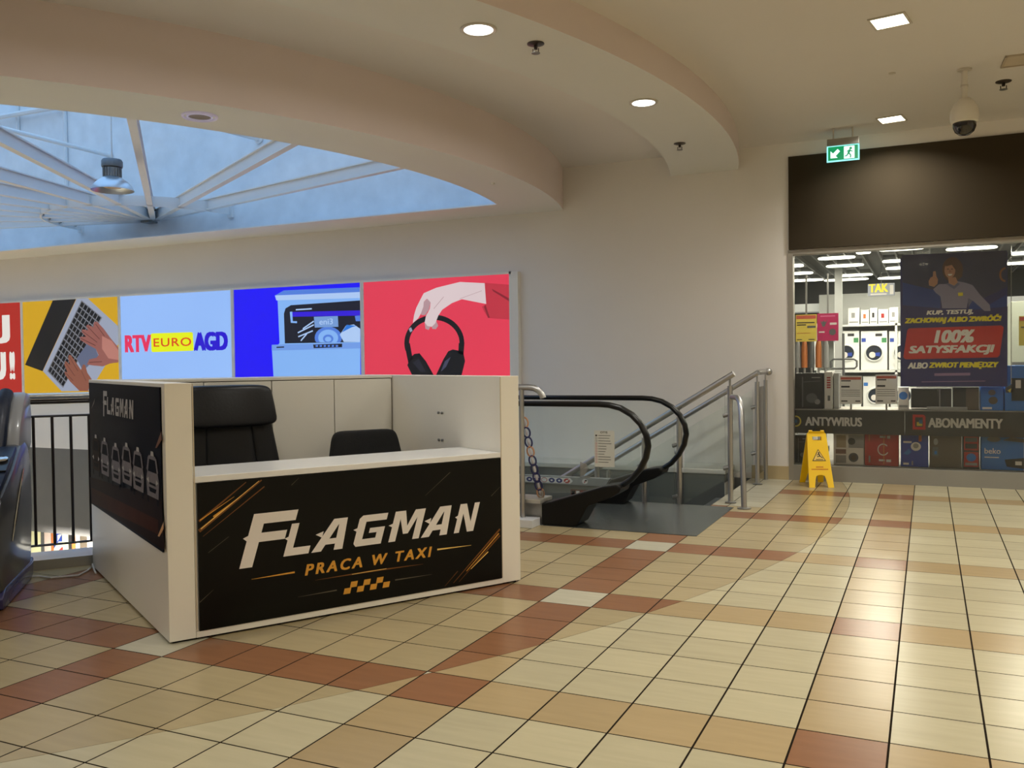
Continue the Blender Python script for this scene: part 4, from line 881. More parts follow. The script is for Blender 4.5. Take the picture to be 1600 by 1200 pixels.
MB().box(-0.045, 0.045, -0.09, 0.09, 0.0, 0.012, M=Matrix.Translation((0.335, -0.09, 0.828)) @ Matrix.Rotation(radians(24), 4, 'X')).build('control_pad', M_MD, mc, bevel=0.004)
MB().lathe([(0, 0.0), (0.030, 0.0), (0.036, 0.006), (0.036, 0.013), (0.028, 0.016), (0, 0.016)], (0.335, -0.06, 0.855), 20, M=Matrix.Rotation(radians(24), 4, 'X')).build('control_dial', M_CHROME, mc, smooth=True)
MB().pillow((0, -0.10, 0.50), 0.27, 0.32, 0.10, 0.4, 0.3).build('seat', M_MN, mc, smooth=True)
for i in range(5):
    x = -0.21+0.105*i; MB().pillow((x, 0.40, 0.90), 0.056, 0.09, 0.36, 0.5, 0.6, fn=lambda p: Vector((p.x, p.y+0.42*p.z, p.z))).build('back_tuft', M_MN, mc, smooth=True)
MB().pillow((0, 0.44, 1.13), 0.26, 0.08, 0.13, 0.5, 0.5, fn=lambda p: Vector((p.x, p.y+0.4*p.z, p.z))).build('head_pillow', M_MN, mc, smooth=True)
MB().pillow((0, -0.55, 0.28), 0.26, 0.12, 0.22, 0.4, 0.4).build('footrest', M_MN, mc, smooth=True)
MB().box(-0.26, 0.26, -0.30, 0.42, 0.02, 0.42).build('underframe', M_MD, mc)
MB().pillow((0, 0.56, 0.95), 0.30, 0.07, 0.34, 0.4, 0.4, fn=lambda p: Vector((p.x, p.y+0.25*p.z, p.z))).build('rear_shell', M_MG, mc, smooth=True)
# ================================================================== CABLE ON THE FLOOR
pts = [atz(x, y, 0.008) for x, y in ((51, 901), (62, 900.5), (80, 903), (100, 901), (122, 899), (136, 892), (142, 887))]
cbp = pts+[kw(-0.012, 2.12, 0.04), kw(-0.012, 2.06, 0.012), kw(-0.02, 1.95, 0.008)]
tag(MB().tube(cbp, 0.006, 8).build('power_cable', mat('white_cable', (214, 208, 200), 0.45), smooth=True), 'thin pale power cable lying on the floor at the kiosk back corner', 'cable')

# ================================================================== LIGHT BOX BILLBOARDS
LX = [-18.9, -16.46, -14.02, -11.585, -9.12, -6.685, -4.285]; LZ0, LZ1 = 0.97, 2.625; LY = 7.36
lb_lab = {1: 'red backlit billboard with white letters at the far left', 2: 'yellow backlit billboard showing hands typing on a laptop', 3: 'pale blue backlit billboard with a red, yellow and blue shop logo', 4: 'blue backlit billboard showing a white dishwasher', 5: 'red backlit billboard showing a hand holding black headphones'}
lb_col = {1: (176, 34, 24), 2: (206, 160, 14), 3: (150, 190, 255), 4: (24, 4, 252), 5: (226, 58, 82)}
M_LF = mat('lightbox_frame', (246, 243, 236), 0.4, var=0.02); LB = {}
for k in range(1, 6):
    xa, xb = LX[k], LX[k+1]; fz = 0.03
    t = thing('lightbox_billboard', lb_lab[k], 'billboard', (xa, LY, LZ0))
    W_ = xb-xa; H_ = LZ1-LZ0
    b = MB(); b.box(0.001, W_-0.001, 0.0, YW-LY-0.002, -0.03, 0.0); b.box(0.001, W_-0.001, 0.0, YW-LY-0.002, H_, H_+0.03); b.box(0.001, fz, 0.0, YW-LY-0.002, 0, H_); b.box(W_-fz, W_-0.001 if k < 5 else W_+0.10, 0.0, YW-LY-0.002, 0 if k < 5 else -0.03, H_ if k < 5 else H_+0.03)
    b.build('frame', M_LF, t)
    MB().box(fz, W_-fz, 0.012, 0.03, 0.0, H_).build('backlit_sheet', lit('lightbox_ground_%d' % k, lb_col[k], 0.95), t)
    LB[k] = (t, Print((xa, LY+0.0115, LZ0), (1, 0, 0), (0, 0, 1), lay=0.0012))
def clipx(pr_, k):      # keep the print inside its sheet
    pass
E0 = lambda n, c, s=0.9: lit('backlit_'+n, c, s)
K_, S_, W1 = E0('black', (14, 14, 18)), E0('silver', (156, 164, 184)), E0('white', (236, 232, 224))
# red one
t, pr = LB[1]; pr.tpx('J', (-6, 537), (15, 492), W1, 1, bold=0.08); pr.tpx('U', (-16, 594), (9, 550), W1, 1, bold=0.08); pr.tpx('!', (15.5, 593), (23, 549), W1, 1, bold=0.08); pr.build('lettering', t, local(t))
# laptop
t, pr = LB[2]; O4 = dict(off=(0, 420), sc=4.0)
pr.px([(330, 198), (476, 188), (266, 640), (157, 600)], K_, 1, **O4); pr.px([(478, 189), (548, 184), (740, 360), (740, 470), (600, 700), (575, 762), (385, 765), (268, 640)], S_, 1, **O4)
pr.px([(510, 196), (640, 305), (395, 745), (296, 640)], E0('kb_gap', (120, 122, 130)), 2, **O4)
c4 = [Vector(c) for c in ((512, 200), (636, 304), (396, 740), (300, 640))]
for i in range(6):
    for j in range(13):
        def bi(a, b_): p = c4[0].lerp(c4[1], a).lerp(c4[3].lerp(c4[2], a), b_); return (p.x, p.y)
        a0_, a1_, b0_, b1_ = (i+0.1)/6, (i+0.9)/6, (j+0.1)/13, (j+0.9)/13
        pr.px([bi(a0_, b0_), bi(a1_, b0_), bi(a1_, b1_), bi(a0_, b1_)], K_, 3, **O4)
SK, SKD, SKL = E0('skin', (150, 92, 84)), E0('skin_dark', (96, 52, 44)), E0('skin_light', (186, 124, 112))
pr.px([(545, 470), (600, 500), (640, 610), (560, 600), (520, 640), (480, 560)], E0('pad_shadow', (96, 104, 130)), 4, **O4)
pr.px([(590, 332), (608, 330), (650, 375), (690, 430), (742, 492), (742, 585), (690, 592), (645, 610), (590, 605), (545, 598), (560, 566), (605, 556), (618, 540), (600, 500), (560, 480), (505, 445), (502, 425), (540, 425), (512, 395), (515, 378), (555, 385), (540, 360), (548, 348), (585, 365)], SK, 5, **O4)
pr.px([(640, 420), (700, 450), (742, 510), (742, 570), (680, 560), (640, 500)], SKL, 6, **O4)
for a, b_ in (((600, 345), (655, 420)), ((550, 360), (625, 440)), ((518, 390), (610, 460)), ((508, 435), (600, 480)), ((560, 585), (640, 580))):
    pr.line(pr.uv(a[0]/4, 420+a[1]/4), pr.uv(b_[0]/4, 420+b_[1]/4), 0.012, SKD, 7)
pr.px([(432, 538), (445, 540), (480, 590), (508, 632), (520, 598), (534, 600), (548, 650), (575, 690), (552, 764), (500, 764), (440, 705), (408, 660), (406, 640), (425, 650), (404, 600), (410, 575), (440, 600), (428, 560)], E0('skin2', (140, 84, 66)), 5, **O4)
for a, b_ in (((435, 550), (490, 640)), ((410, 585), (470, 670)), ((412, 650), (460, 700)), ((512, 640), (540, 700))):
    pr.line(pr.uv(a[0]/4, 420+a[1]/4), pr.uv(b_[0]/4, 420+b_[1]/4), 0.012, SKD, 6)
pr.build('laptop_picture', t, local(t))
# shop logo
t, pr = LB[3]; RP, BL_, YE = E0('logo_red', (236, 48, 96)), E0('logo_blue', (38, 10, 214)), E0('logo_yellow', (226, 236, 10), 1.0)
pr.tpx('RTV', (782, 524), (945, 411), RP, 2, bold=0.07, **O4); pr.tpx('AGD', (1212, 514), (1424, 390), BL_, 2, bold=0.08, **O4)
pr.px([(944, 410), (950, 404), (1198, 396), (1206, 402), (1212, 506), (1206, 512), (955, 521), (948, 515)], YE, 3, **O4); pr.tpx('EURO', (962, 488), (1196, 428), E0('logo_orange', (226, 60, 20)), 4, bold=0.02, space=1.1, **O4)
pr.build('logo', t, local(t))
# dishwasher
t, pr = LB[4]; O3 = dict(off=(350, 420), sc=3.2); A1, A2, A3, DK = E0('appliance', (136, 186, 255)), E0('appliance_light', (178, 208, 255)), E0('appliance_shade', (84, 130, 226)), E0('interior', (20, 22, 40))
rx = 682
pr.px([(268, 150), (rx, 140), (rx, 575), (250, 580), (240, 408), (278, 372)], A1, 1, **O3); pr.px([(255, 134), (300, 108), (rx, 92), (rx, 116), (258, 132)], A3, 2, **O3); pr.px([(255, 133), (rx, 116), (rx, 146), (262, 158)], A2, 2, **O3)
pr.px([(300, 225), (308, 198), (335, 182), (rx, 158), (rx, 366), (305, 373)], DK, 2, **O3); pr.px([(340, 216), (rx, 208), (rx, 234), (342, 240)], E0('rack_blue', (50, 20, 220)), 3, **O3)
pr.px([(330, 215), (342, 214), (345, 262), (366, 262), (366, 272), (335, 270)], A1, 4, **O3); pr.px([(655, 236), (rx, 233), (rx, 262), (660, 262)], A3, 4, **O3)
pr.px([(450, 240), (570, 236), (573, 290), (455, 294)], E0('tag_plate', (120, 160, 220)), 4, **O3); pr.tpx('eni3', (478, 280), (545, 248), A2, 5, bold=0.02, **O3)
for cx_, cy_, rx_, c_ in ((522, 345, 68, A3), (522, 345, 50, A1), (522, 350, 26, A3), (522, 352, 16, A1)):
    pr.px([(cx_+rx_*cos(2*pi*k/24), min(368, cy_+rx_*0.82*sin(2*pi*k/24))) for k in range(24)], c_, 3 if c_ is A3 and rx_ > 60 else 4 if rx_ == 50 else 5 if rx_ == 26 else 6, **O3)
pr.px([(580, 330), (610, 285), (650, 278), (rx, 300), (rx, 366), (600, 366)], A2, 4, **O3); pr.px([(590, 318), (615, 280), (665, 285), (640, 292)], E0('cup_blue', (40, 120, 220)), 5, **O3)
for a, b_ in (((360, 205), (440, 200)), ((370, 320), (450, 280)), ((372, 340), (445, 310)), ((385, 360), (415, 325)), ((395, 300), (450, 262))):
    pr.line(pr.uv(350+a[0]/3.2, 420+a[1]/3.2), pr.uv(350+b_[0]/3.2, 420+b_[1]/3.2), 0.02, A2, 4)
pr.px([(240, 380), (rx, 369), (rx, 398), (240, 409)], E0('fascia', (116, 160, 236)), 5, **O3); pr.px([(447, 379), (592, 374), (592, 392), (450, 397)], DK, 6, **O3)
for k in range(6): pr.px([(460+20*k, 381), (472+20*k, 380.5), (472+20*k, 390), (460+20*k, 391)], A3, 7, **O3)
pr.px([(264, 390), (302, 388), (302, 394), (264, 396)], DK, 6, **O3)
pr.build('dishwasher_picture', t, local(t))
# headphones
t, pr = LB[5]; HN, HS, SLV, SLD = E0('hand', (226, 206, 208)), E0('hand_shade', (186, 150, 156)), E0('sleeve', (196, 50, 66)), E0('sleeve_dark', (140, 30, 44))
pr.px([(1296, 70), (1430, 80), (1430, 254), (1322, 246), (1300, 212), (1290, 190), (1312, 174)], SLV, 1, **O3); pr.px([(1300, 190), (1320, 245), (1330, 245), (1308, 180)], SLD, 2, **O3); pr.px([(1340, 100), (1430, 150), (1430, 165), (1345, 112)], SLD, 2, **O3)
cx_, cy_ = 1052, 372
for i in range(30):
    a0_, a1_ = radians(195-210*i/30), radians(195-210*(i+1)/30)
    pt = lambda a, rx_, ry_: (cx_+rx_*cos(a), cy_-ry_*sin(a))
    pr.px([pt(a0_, 150, 142), pt(a1_, 150, 142), pt(a1_, 126, 116), pt(a0_, 126, 116)], K_, 2, **O3)
pr.px([(902, 372), (930, 372), (944, 450), (922, 470)], K_, 3, **O3); pr.px([(1174, 372), (1203, 368), (1198, 432), (1172, 424)], K_, 3, **O3)
pr.px([(917, 482), (935, 442), (952, 426), (978, 422), (1010, 462), (1060, 550), (950, 550)], K_, 3, **O3); pr.px([(1052, 550), (1098, 452), (1122, 412), (1145, 403), (1196, 414), (1206, 462), (1184, 550)], K_, 3, **O3)
pr.px([(1085, 515), (1105, 462), (1135, 440), (1112, 490)], E0('cup_sheen', (64, 66, 90)), 4, **O3); pr.px([(945, 470), (975, 450), (1010, 515), (985, 515)], E0('cup_sheen2', (34, 34, 46)), 4, **O3); pr.px([(925, 300), (936, 292), (944, 310), (932, 318)], S_, 4, **O3)
pr.px([(1012, 225), (1040, 215), (1060, 255), (1072, 285), (1060, 302), (1042, 300), (1038, 280), (1024, 306), (1008, 300), (1004, 270)], HS, 4, **O3)
pr.px([(945, 272), (952, 230), (962, 196), (985, 150), (1000, 122), (1062, 95), (1180, 66), (1304, 72), (1312, 176), (1250, 164), (1190, 152), (1140, 172), (1092, 205), (1072, 235), (1058, 272), (1040, 290), (1018, 286), (1004, 268), (1012, 236), (1030, 200), (1034, 170), (1015, 150), (1000, 165), (998, 190), (985, 225), (972, 248), (956, 262)], HN, 5, **O3)
pr.px([(1000, 165), (1018, 150), (1034, 168), (1026, 205), (1006, 232), (990, 232), (985, 225), (998, 190)], HS, 6, **O3); pr.line(pr.uv(350+1180/3.2, 420+150/3.2), pr.uv(350+1290/3.2, 420+110/3.2), 0.006, HS, 6); pr.line(pr.uv(350+1050/3.2, 420+200/3.2), pr.uv(350+1100/3.2, 420+140/3.2), 0.008, HS, 6)
pr.build('headphones_picture', t, local(t))
# ================================================================== SHOP FRONT
YG = 7.50; SY1 = 16.2; SZ = 3.12
M_SHOPW = mat('shop_wall', (206, 208, 206), 0.7); M_SHOPD = mat('shop_dark', (62, 64, 66), 0.7, var=0.08)
wall('wall_shop', (-2.6, X1, SY1, SY1+0.1, 0, SZ), (-2.7, -2.6, YW+0.2, SY1, 0, SZ), (X1, X1+0.1, YW+0.2, SY1, 0, SZ), m=M_SHOPD, label='dark rear wall of the electronics shop')
wall('floor_shop', (-2.6, X1, YW+0.08, SY1, -0.08, 0.0), m=mat('shop_floor', (176, 172, 164), 0.25), label='grey floor of the electronics shop')
cs = wall('ceiling_shop', (-2.6, X1, YW+0.2, SY1, SZ, SZ+0.1), (-2.6, X1, YW+0.12, YW+0.2, 2.75, SZ+0.1), m=M_SHOPD, label='dark slatted ceiling of the electronics shop')
sl = MB().box(-0.012, 0.012, YW+0.3, SY1-0.1, SZ-0.07, SZ-0.002).build('slat', mat('slat_grey', (104, 106, 108), 0.6), cs)
for k in range(1, 30):
    o = sl.copy(); COL.objects.link(o); o.parent = cs; o.location = (-2.3+0.24*k, 0, 0)
sl.location = (-2.3, 0, 0)
M_FRM = mat('shopfront_frame', (158, 152, 142), 0.5, 0.2, var=0.02)
wn = MB(); wn.box(SX, -0.652, YW-0.01, YW+0.14, 0.0, 2.72); wn.box(-0.652, X1, YW-0.01, YW+0.14, 2.665, 2.72); wn.box(3.3, 3.36, YW, YW+0.1, 0.19, 2.665)
wn = struct(wn.build('window_2', M_FRM), 'grey framed glazed front of the electronics shop')
MB().box(-0.652, X1, YW-0.012, YW+0.1, 0.0, 0.18).build('plinth', mat('shopfront_plinth', (150, 147, 140), 0.45, 0.15, var=0.02), wn)
MB().box(-0.652, 3.3, YG-0.005, YG+0.005, 0.18, 2.665).build('glass_pane', M_SHOPGL, wn); MB().box(3.36, X1, YG-0.005, YG+0.005, 0.18, 2.665).build('glass_pane', M_SHOPGL, wn)
struct(MB().box(SX+0.012, X1, YW-0.03, YW-0.001, 2.725, 3.815).build('trim_4', mat('dark_brown_fascia', (62, 54, 42), 0.85, var=0.08, scale=0.6, spec=0.1)), 'blank dark brown fascia above the shop window')
struct(MB().box(-0.65, 3.3, YW+0.11, 8.3, 0.0, 0.185).build('trim_5', M_FRM), 'display platform in the shop window')
tag(MB().box(-0.65, 3.29, 7.57, 8.25, 0.80, 0.838).build('window_shelf', M_FRM), 'grey display shelf behind the black lettered strips', 'shelf')
M_SIGN = mat('charcoal_sign', (46, 46, 46), 0.5, var=0.06); M_SLET = mat('sign_letter_grey', (205, 203, 198), 0.5); YP = 7.53
for i, (xa, xb, txt, a, b_, lab) in enumerate(((-0.648, 0.555, 'ANTYWIRUS', (1258, 665), (1347, 652.5), 'charcoal shelf strip in the shop window reading ANTYWIRUS'), (0.557, 2.4, 'ABONAMENTY', (1450, 668), (1567, 654.5), 'charcoal shelf strip in the shop window reading ABONAMENTY'))):
    bd = tag(MB().box(xa, xb, YP, YP+0.02, 0.553, 0.828).build('shelf_sign', M_SIGN), lab, 'sign')
    pr = Print((xa, YP-0.0008, 0.553), (1, 0, 0), (0, 0, 1), lay=0.0008); pr.tpx(txt, a, b_, M_SLET, 1, bold=0.05)
    if i == 0:
        c_ = pr.uv(1243, 658); pr.ring(c_[0]+0.004, c_[1], 0.062, 0.066, 0.016, mat('icon_blue', (44, 92, 130), 0.5), 1, a0=radians(100), a1=radians(260)); pr.ring(c_[0]+0.004, c_[1], 0.062, 0.066, 0.016, mat('icon_yellow', (196, 176, 50), 0.5), 1, a0=radians(-100), a1=radians(100)); pr.ell(c_[0], c_[1], 0.02, 0.024, MATS['icon_blue'], 1)
    else:
        x0, y0 = pr.uv(1426, 671); x1, y1 = pr.uv(1446, 648); pr.poly([(x0, y0), (x1, y0), (x1, y1-0.02), (x1-0.02, y1), (x0, y1)], mat('icon_red', (188, 40, 34), 0.5), 1)
        w_, h_ = x1-x0, y1-y0; pr.rect(x0+w_*.2, y0+h_*.18, x1-w_*.2, y1-h_*.18, M_SIGN, 2); pr.rect(x0+w_*.32, y0+h_*.25, x1-w_*.25, y0+h_*.5, MATS['icon_yellow'], 3); pr.rect(x0+w_*.5, y0+h_*.4, x1-w_*.25, y0+h_*.65, MATS['icon_blue'], 4)
    pr.build('lettering', bd)
# ---- big poster inside the glass
xa, za = xz(aty(1407, 604, YP)); xb, zb2 = xz(aty(1574, 394, YP))
ps = tag(MB().box(xa, xb, YP-0.002, YP, za, zb2).build('window_poster', mat('poster_navy', (38, 36, 112), 0.4, var=0.12, scale=1.2)), 'navy shop-window poster with a woman giving a thumbs up', 'poster')
pr = Print((xa, YP-0.003, za), (1, 0, 0), (0, 0, 1), lay=0.0006); O6 = dict(off=(1220, 370), sc=4.21)
PW, PY, PRD = mat('poster_white', (250, 246, 240), 0.5), mat('poster_yellow', (250, 234, 40), 0.5), mat('poster_red', (214, 36, 34), 0.5)
pr.px([(795, 120), (1485, 90), (1488, 330), (1300, 420), (800, 440)], mat('poster_slate', (54, 56, 96), 0.45, var=0.1), 1, **O6); pr.px([(800, 300), (1050, 360), (1050, 470), (800, 450)], mat('poster_blue', (30, 62, 150), 0.45), 2, **O6); pr.px([(1240, 400), (1330, 470), (1485, 380), (1485, 460), (1240, 480)], mat('poster_blue', (30, 62, 150), 0.45), 2, **O6)
HB, FC, ST, SD = mat('poster_hair', (92, 58, 44), 0.5), mat('poster_face', (196, 146, 118), 0.5), mat('poster_shirt', (148, 144, 176), 0.5), mat('poster_shirt_dark', (112, 108, 144), 0.5)
pr.px([(1130+68*cos(2*pi*k/20), 215+82*sin(2*pi*k/20)) for k in range(20)], HB, 3, **O6)
pr.px([(1088, 310), (1150, 290), (1215, 302), (1262, 318), (1310, 380), (1375, 448), (1380, 488), (1340, 488), (1262, 420), (1235, 405), (1222, 470), (1062, 470), (1050, 392), (1018, 368), (1002, 345), (1040, 312)], ST, 3, **O6)
pr.px([(1100, 270), (1150, 265), (1165, 300), (1140, 322), (1105, 305)], FC, 4, **O6); pr.px([(1112+36*cos(2*pi*k/18), 220+52*sin(2*pi*k/18)) for k in range(18)], FC, 4, **O6)
pr.px([(1120, 160), (1180, 180), (1195, 260), (1165, 285), (1150, 220), (1125, 185), (1085, 195), (1085, 175)], HB, 5, **O6)
for ex in (1100, 1126): pr.px([(ex-6, 210), (ex+6, 209), (ex+6, 215), (ex-6, 216)], HB, 6, **O6)
pr.px([(1098, 246), (1130, 244), (1122, 255), (1105, 256)], PW, 6, **O6); pr.px([(1108, 218), (1116, 218), (1119, 234), (1106, 235)], mat('poster_face_shade', (170, 116, 92), 0.5), 6, **O6)
pr.px([(975, 320), (972, 292), (985, 268), (1000, 262), (1002, 228), (1018, 226), (1024, 262), (1034, 280), (1030, 310), (1008, 330)], FC, 5, **O6); pr.line(pr.uv(1220+1005/4.21, 370+268/4.21), pr.uv(1220+1030/4.21, 370+280/4.21), 0.006, MATS['poster_face_shade'], 6)
pr.px([(1088, 312), (1105, 306), (1140, 324), (1165, 300), (1178, 312), (1140, 345)], SD, 5, **O6); pr.px([(1230, 405), (1262, 420), (1235, 460)], SD, 5, **O6); pr.px([(1165, 368), (1198, 366), (1198, 388), (1168, 390)], PY, 6, **O6)
pr.tpx('KUP, TESTUJ,', (958, 522), (1266, 476), PW, 7, shear=0.2, bold=0.07, **O6); pr.tpx('ZACHOWAJ ALBO ZWR\u00d3\u0106!', (815, 580), (1452, 506), PY, 7, shear=0.2, bold=0.07, **O6)
pr.px([(845, 602), (1450, 583), (1466, 596), (1440, 778), (1425, 793), (820, 806), (806, 792), (832, 615)], PRD, 7, **O6)
pr.tpx('100%', (1008, 700), (1276, 608), PW, 8, shear=0.2, bold=0.07, **O6); pr.tpx('SATYSFAKCJI', (842, 782), (1408, 708), PW, 8, shear=0.2, bold=0.07, **O6)
pr.tpx('ALBO', (834, 868), (968, 826), PW, 7, shear=0.2, bold=0.07, **O6); pr.tpx('ZWROT PIENI\u0118DZY', (974, 872), (1434, 820), PY, 7, shear=0.2, bold=0.07, **O6)
pr.px([(1010, 898), (1246, 894), (1246, 912), (1010, 915)], mat('poster_lilac', (150, 120, 170), 0.5), 7, **O6); pr.px([(925, 952), (1345, 946), (1345, 951), (925, 957)], MATS['poster_lilac'], 7, **O6)
pr.ring(*pr.uv(1571, 429), 0.06, 0.08, 0.02, mat('icon_orange', (150, 96, 60), 0.5), 3, a0=radians(90), a1=radians(270))
pr.build('poster_print', ps)
# ---- goods in the window
def goods(name, label, cat, px0, px1, py0, py1, Y, depth, m, deco=None, group=None, z0=None):
    xm, ym = (px0+px1)/2, (py0+py1)/2
    xa = aty(px0, ym, Y).x; xb = aty(px1, ym, Y).x; zb_ = aty(xm, py1, Y).z if z0 is None else z0; zt_ = aty(xm, py0, Y).z
    t = thing(name, label, cat, ((xa+xb)/2, Y, zb_), 0, group); W_, H_ = xb-xa, zt_-zb_
    MB().box(-W_/2+0.002, W_/2-0.002, 0, depth, 0, H_).build('carton' if 'box' in name else 'body', m, t, bevel=0.004)
    if deco:
        pr = Print((-W_/2, -0.001, 0), (1, 0, 0), (0, 0, 1), lay=0.0008); deco(pr, W_, H_); pr.build('print', t)
    return t
C = lambda n, c, r=0.5: mat('goods_'+n, c, r, var=0.08, scale=8)
cK, cW, cR, cB, cS, cO, cN = C('black', (32, 32, 34)), C('white', (214, 210, 204)), C('red', (168, 34, 30)), C('blue', (34, 66, 160)), C('silver', (140, 140, 138)), C('orange', (190, 110, 50)), C('brown', (84, 74, 60))
cC, cG = C('sky', (40, 110, 190)), C('grey', (90, 92, 92))
def d_black(p, w, h): p.ell(w*.6, h*.3, w*.2, w*.18, cG, 1); p.ell(w*.8, h*.2, w*.1, w*.1, cS, 1); p.rect(w*.25, h*.05, w*.3, h*.9, cG, 1); p.line((w*.3, h*.75), (w*.9, h*.78), 0.008, cG, 1); p.rect(w*.6, h*.86, w*.9, h*.89, cS, 1)
def d_white(p, w, h): p.rect(w*.1, h*.55, w*.42, h*.95, C('photo', (150, 136, 110)), 1); p.rect(w*.5, h*.55, w*.98, h*.97, cS, 1); p.ell(w*.6, h*.76, w*.12, w*.12, cK, 2); p.rect(w*.08, h*.35, w*.42, h*.5, C('photo2', (120, 90, 80)), 2); p.ell(w*.66, h*.24, w*.16, w*.16, cG, 1); p.ell(w*.66, h*.24, w*.09, w*.09, cN, 2); p.rect(w*.08, h*.05, w*.42, h*.3, cS, 1)
def d_red(p, w, h): p.ring(w*.55, h*.5, w*.17, w*.19, 0.012, cW, 1, a0=radians(40), a1=radians(330)); p.line((w*.57, h*.05), (w*.57, h*.95), 0.012, cO, 1); p.rect(w*.45, h*.86, w*.62, h*.92, cW, 1); p.rect(w*.66, h*.84, w*.76, h*.93, cW, 1); p.rect(w*.42, h*.14, w*.6, h*.2, cW, 1); p.rect(w*.64, h*.12, w*.78, h*.2, cW, 1); p.rect(w*.12, h*.1, w*.17, h*.3, cS, 1); p.line((w*.14, h*.75), (w*.14, h*.95), 0.01, cO, 1)
def d_blue(p, w, h): p.ell(w*.55, h*.62, w*.18, w*.17, cW, 1); p.ell(w*.55, h*.64, w*.10, w*.1, cS, 2); p.rect(w*.1, h*.72, w*.4, h*.78, cW, 1); p.poly([(w*.1, h*.4), (w*.3, h*.55), (w*.4, h*.45), (w*.25, h*.35)], cC, 1); p.rect(w*.1, h*.06, w*.3, h*.12, cW, 1); p.rect(w*.65, h*.78, w*.75, h*.97, cO, 1); p.rect(w*.4, h*.05, w*.45, h*.18, cS, 1)
def d_dark(p, w, h): p.rect(w*.1, h*.35, w*.28, h*.62, cG, 1); p.ell(w*.2, h*.78, w*.07, h*.1, cS, 1); p.ell(w*.55, h*.6, w*.12, w*.12, cN, 1); p.rect(w*.16, h*.4, w*.24, h*.5, cC, 2)
def d_phone(p, w, h): p.rect(w*.08, h*.55, w*.92, h*.97, cR, 1); p.rect(w*.15, h*.8, w*.85, h*.93, cG, 2); p.rect(w*.15, h*.6, w*.85, h*.75, cK, 2); p.rect(w*.08, h*.06, w*.92, h*.5, cR, 1); p.ell(w*.5, h*.34, w*.28, h*.12, cC, 2); p.rect(w*.15, h*.1, w*.85, h*.18, cS, 2)
def d_beko(p, w, h): p.text('beko', w*.08, h*.46, w*.46, h*.62, cW, 1, bold=0.02); p.rect(w*.08, h*.34, w*.42, h*.37, cW, 1); p.rect(w*.08, h*.18, w*.3, h*.2, cC, 1); p.ell(w*.3, h*.88, w*.16, h*.08, cG, 1); p.poly([(w*.55, h*.3), (w*.6, h*.1), (w, h*.05), (w, h*.36)], cK, 1); p.rect(w*.8, h*.15, w*.95, h*.26, cW, 2); p.poly([(w*.5, h*.85), (w*.7, h*.95), (w, h*.9), (w, h*.8)], cG, 1)
zs = 0.186
goods('product_box', 'black patterned product box at the lower left corner of the shop window', 'box', 1242, 1262, 680, 728, 7.62, 0.3, cK, d_black, z0=zs)
goods('product_box', 'white box with appliance photos right of the yellow floor sign', 'box', 1302, 1350, 678, 729, 7.62, 0.3, cW, d_white, z0=zs)
goods('product_box', 'red product box with white ring print in the lower window row', 'box', 1351, 1404, 677, 731, 7.62, 0.3, cR, d_red, z0=zs)
goods('product_box', 'blue product box with a white round item in the lower window row', 'box', 1407, 1451, 678, 733, 7.62, 0.3, cB, d_blue, z0=zs)
goods('product_box', 'dark brown product box between the blue box and the red phone box', 'box', 1452, 1503, 679, 735, 7.62, 0.3, cN, d_dark, z0=zs)
goods('product_box', 'narrow red and black gadget box in the lower window row', 'box', 1504, 1531, 680, 736, 7.62, 0.3, cK, d_phone, z0=zs)
goods('product_box', 'wide blue appliance box lettered beko in white at the lower right', 'box', 1533, 1600, 680, 737, 7.62, 0.3, cC, d_beko, z0=zs)
zs = 0.839
goods('product_box', 'black product box at the upper left of the window shelf', 'box', 1242, 1286, 583, 640, 7.62, 0.3, cK, d_black, z0=zs)
goods('product_box', 'slim white box with red vertical lettering on the window shelf', 'box', 1288, 1301, 581, 640, 7.62, 0.3, cW, lambda p, w, h: [p.rect(w*.3, h*(.56+.065*k), w*.75, h*(.60+.065*k), cR, 1) for k in range(5)]+[p.rect(w*.4, h*.22, w*.7, h*.36, cG, 1)], z0=zs)
goods('product_box', 'slim grey box beside the slim white one on the window shelf', 'box', 1302.5, 1311, 583, 640, 7.66, 0.3, cS, None, z0=zs)
def d_price(p, w, h): p.rect(w*.05, h*.86, w*.95, h*.95, C('card_red', (196, 90, 70)), 1); p.rect(w*.07, h*.8, w*.5, h*.84, cK, 1); p.rect(w*.07, h*.58, w*.45, h*.64, cK, 1); [p.rect(w*.07, h*(.48-.07*k), w*.9, h*(.50-.07*k), cS, 1) for k in range(4)]; p.rect(w*.07, h*.08, w*.35, h*.12, cK, 1); p.rect(w*.7, h*.08, w*.92, h*.12, cK, 1)
def card(label, px0, px1, py0, py1, Y, m, deco):
    xa, za = xz(aty(px0, py1, Y)); xb, zb_ = xz(aty(px1, py0, Y))
    t = thing('price_card', label, 'price card', ((xa+xb)/2, Y, za)); W_, H_ = xb-xa, zb_-za
    MB().box(-W_/2, W_/2, 0, 0.004, 0, H_).build('card', m, t)
    MB().box(-0.01, 0.01, 0.004, 0.03, min(0.0, 0.84-za) if za < 1.1 else H_, 0.03 if za < 1.1 else H_+0.5).build('card_holder', M_STEELD, t)
    pr = Print((-W_/2, -0.001, 0), (1, 0, 0), (0, 0, 1), lay=0.0008); deco(pr, W_, H_); pr.build('print', t)
card('white price card right of the slim boxes on the window shelf', 1312, 1347, 587, 631, 7.60, C('card_white', (248, 246, 243)), d_price)
card('white price card just left of the navy poster corner', 1368, 1402, 585, 631, 7.60, C('card_white', (248, 246, 243)), d_price)
cY, cM = C('card_yellow', (222, 200, 84)), C('card_magenta', (184, 30, 92))
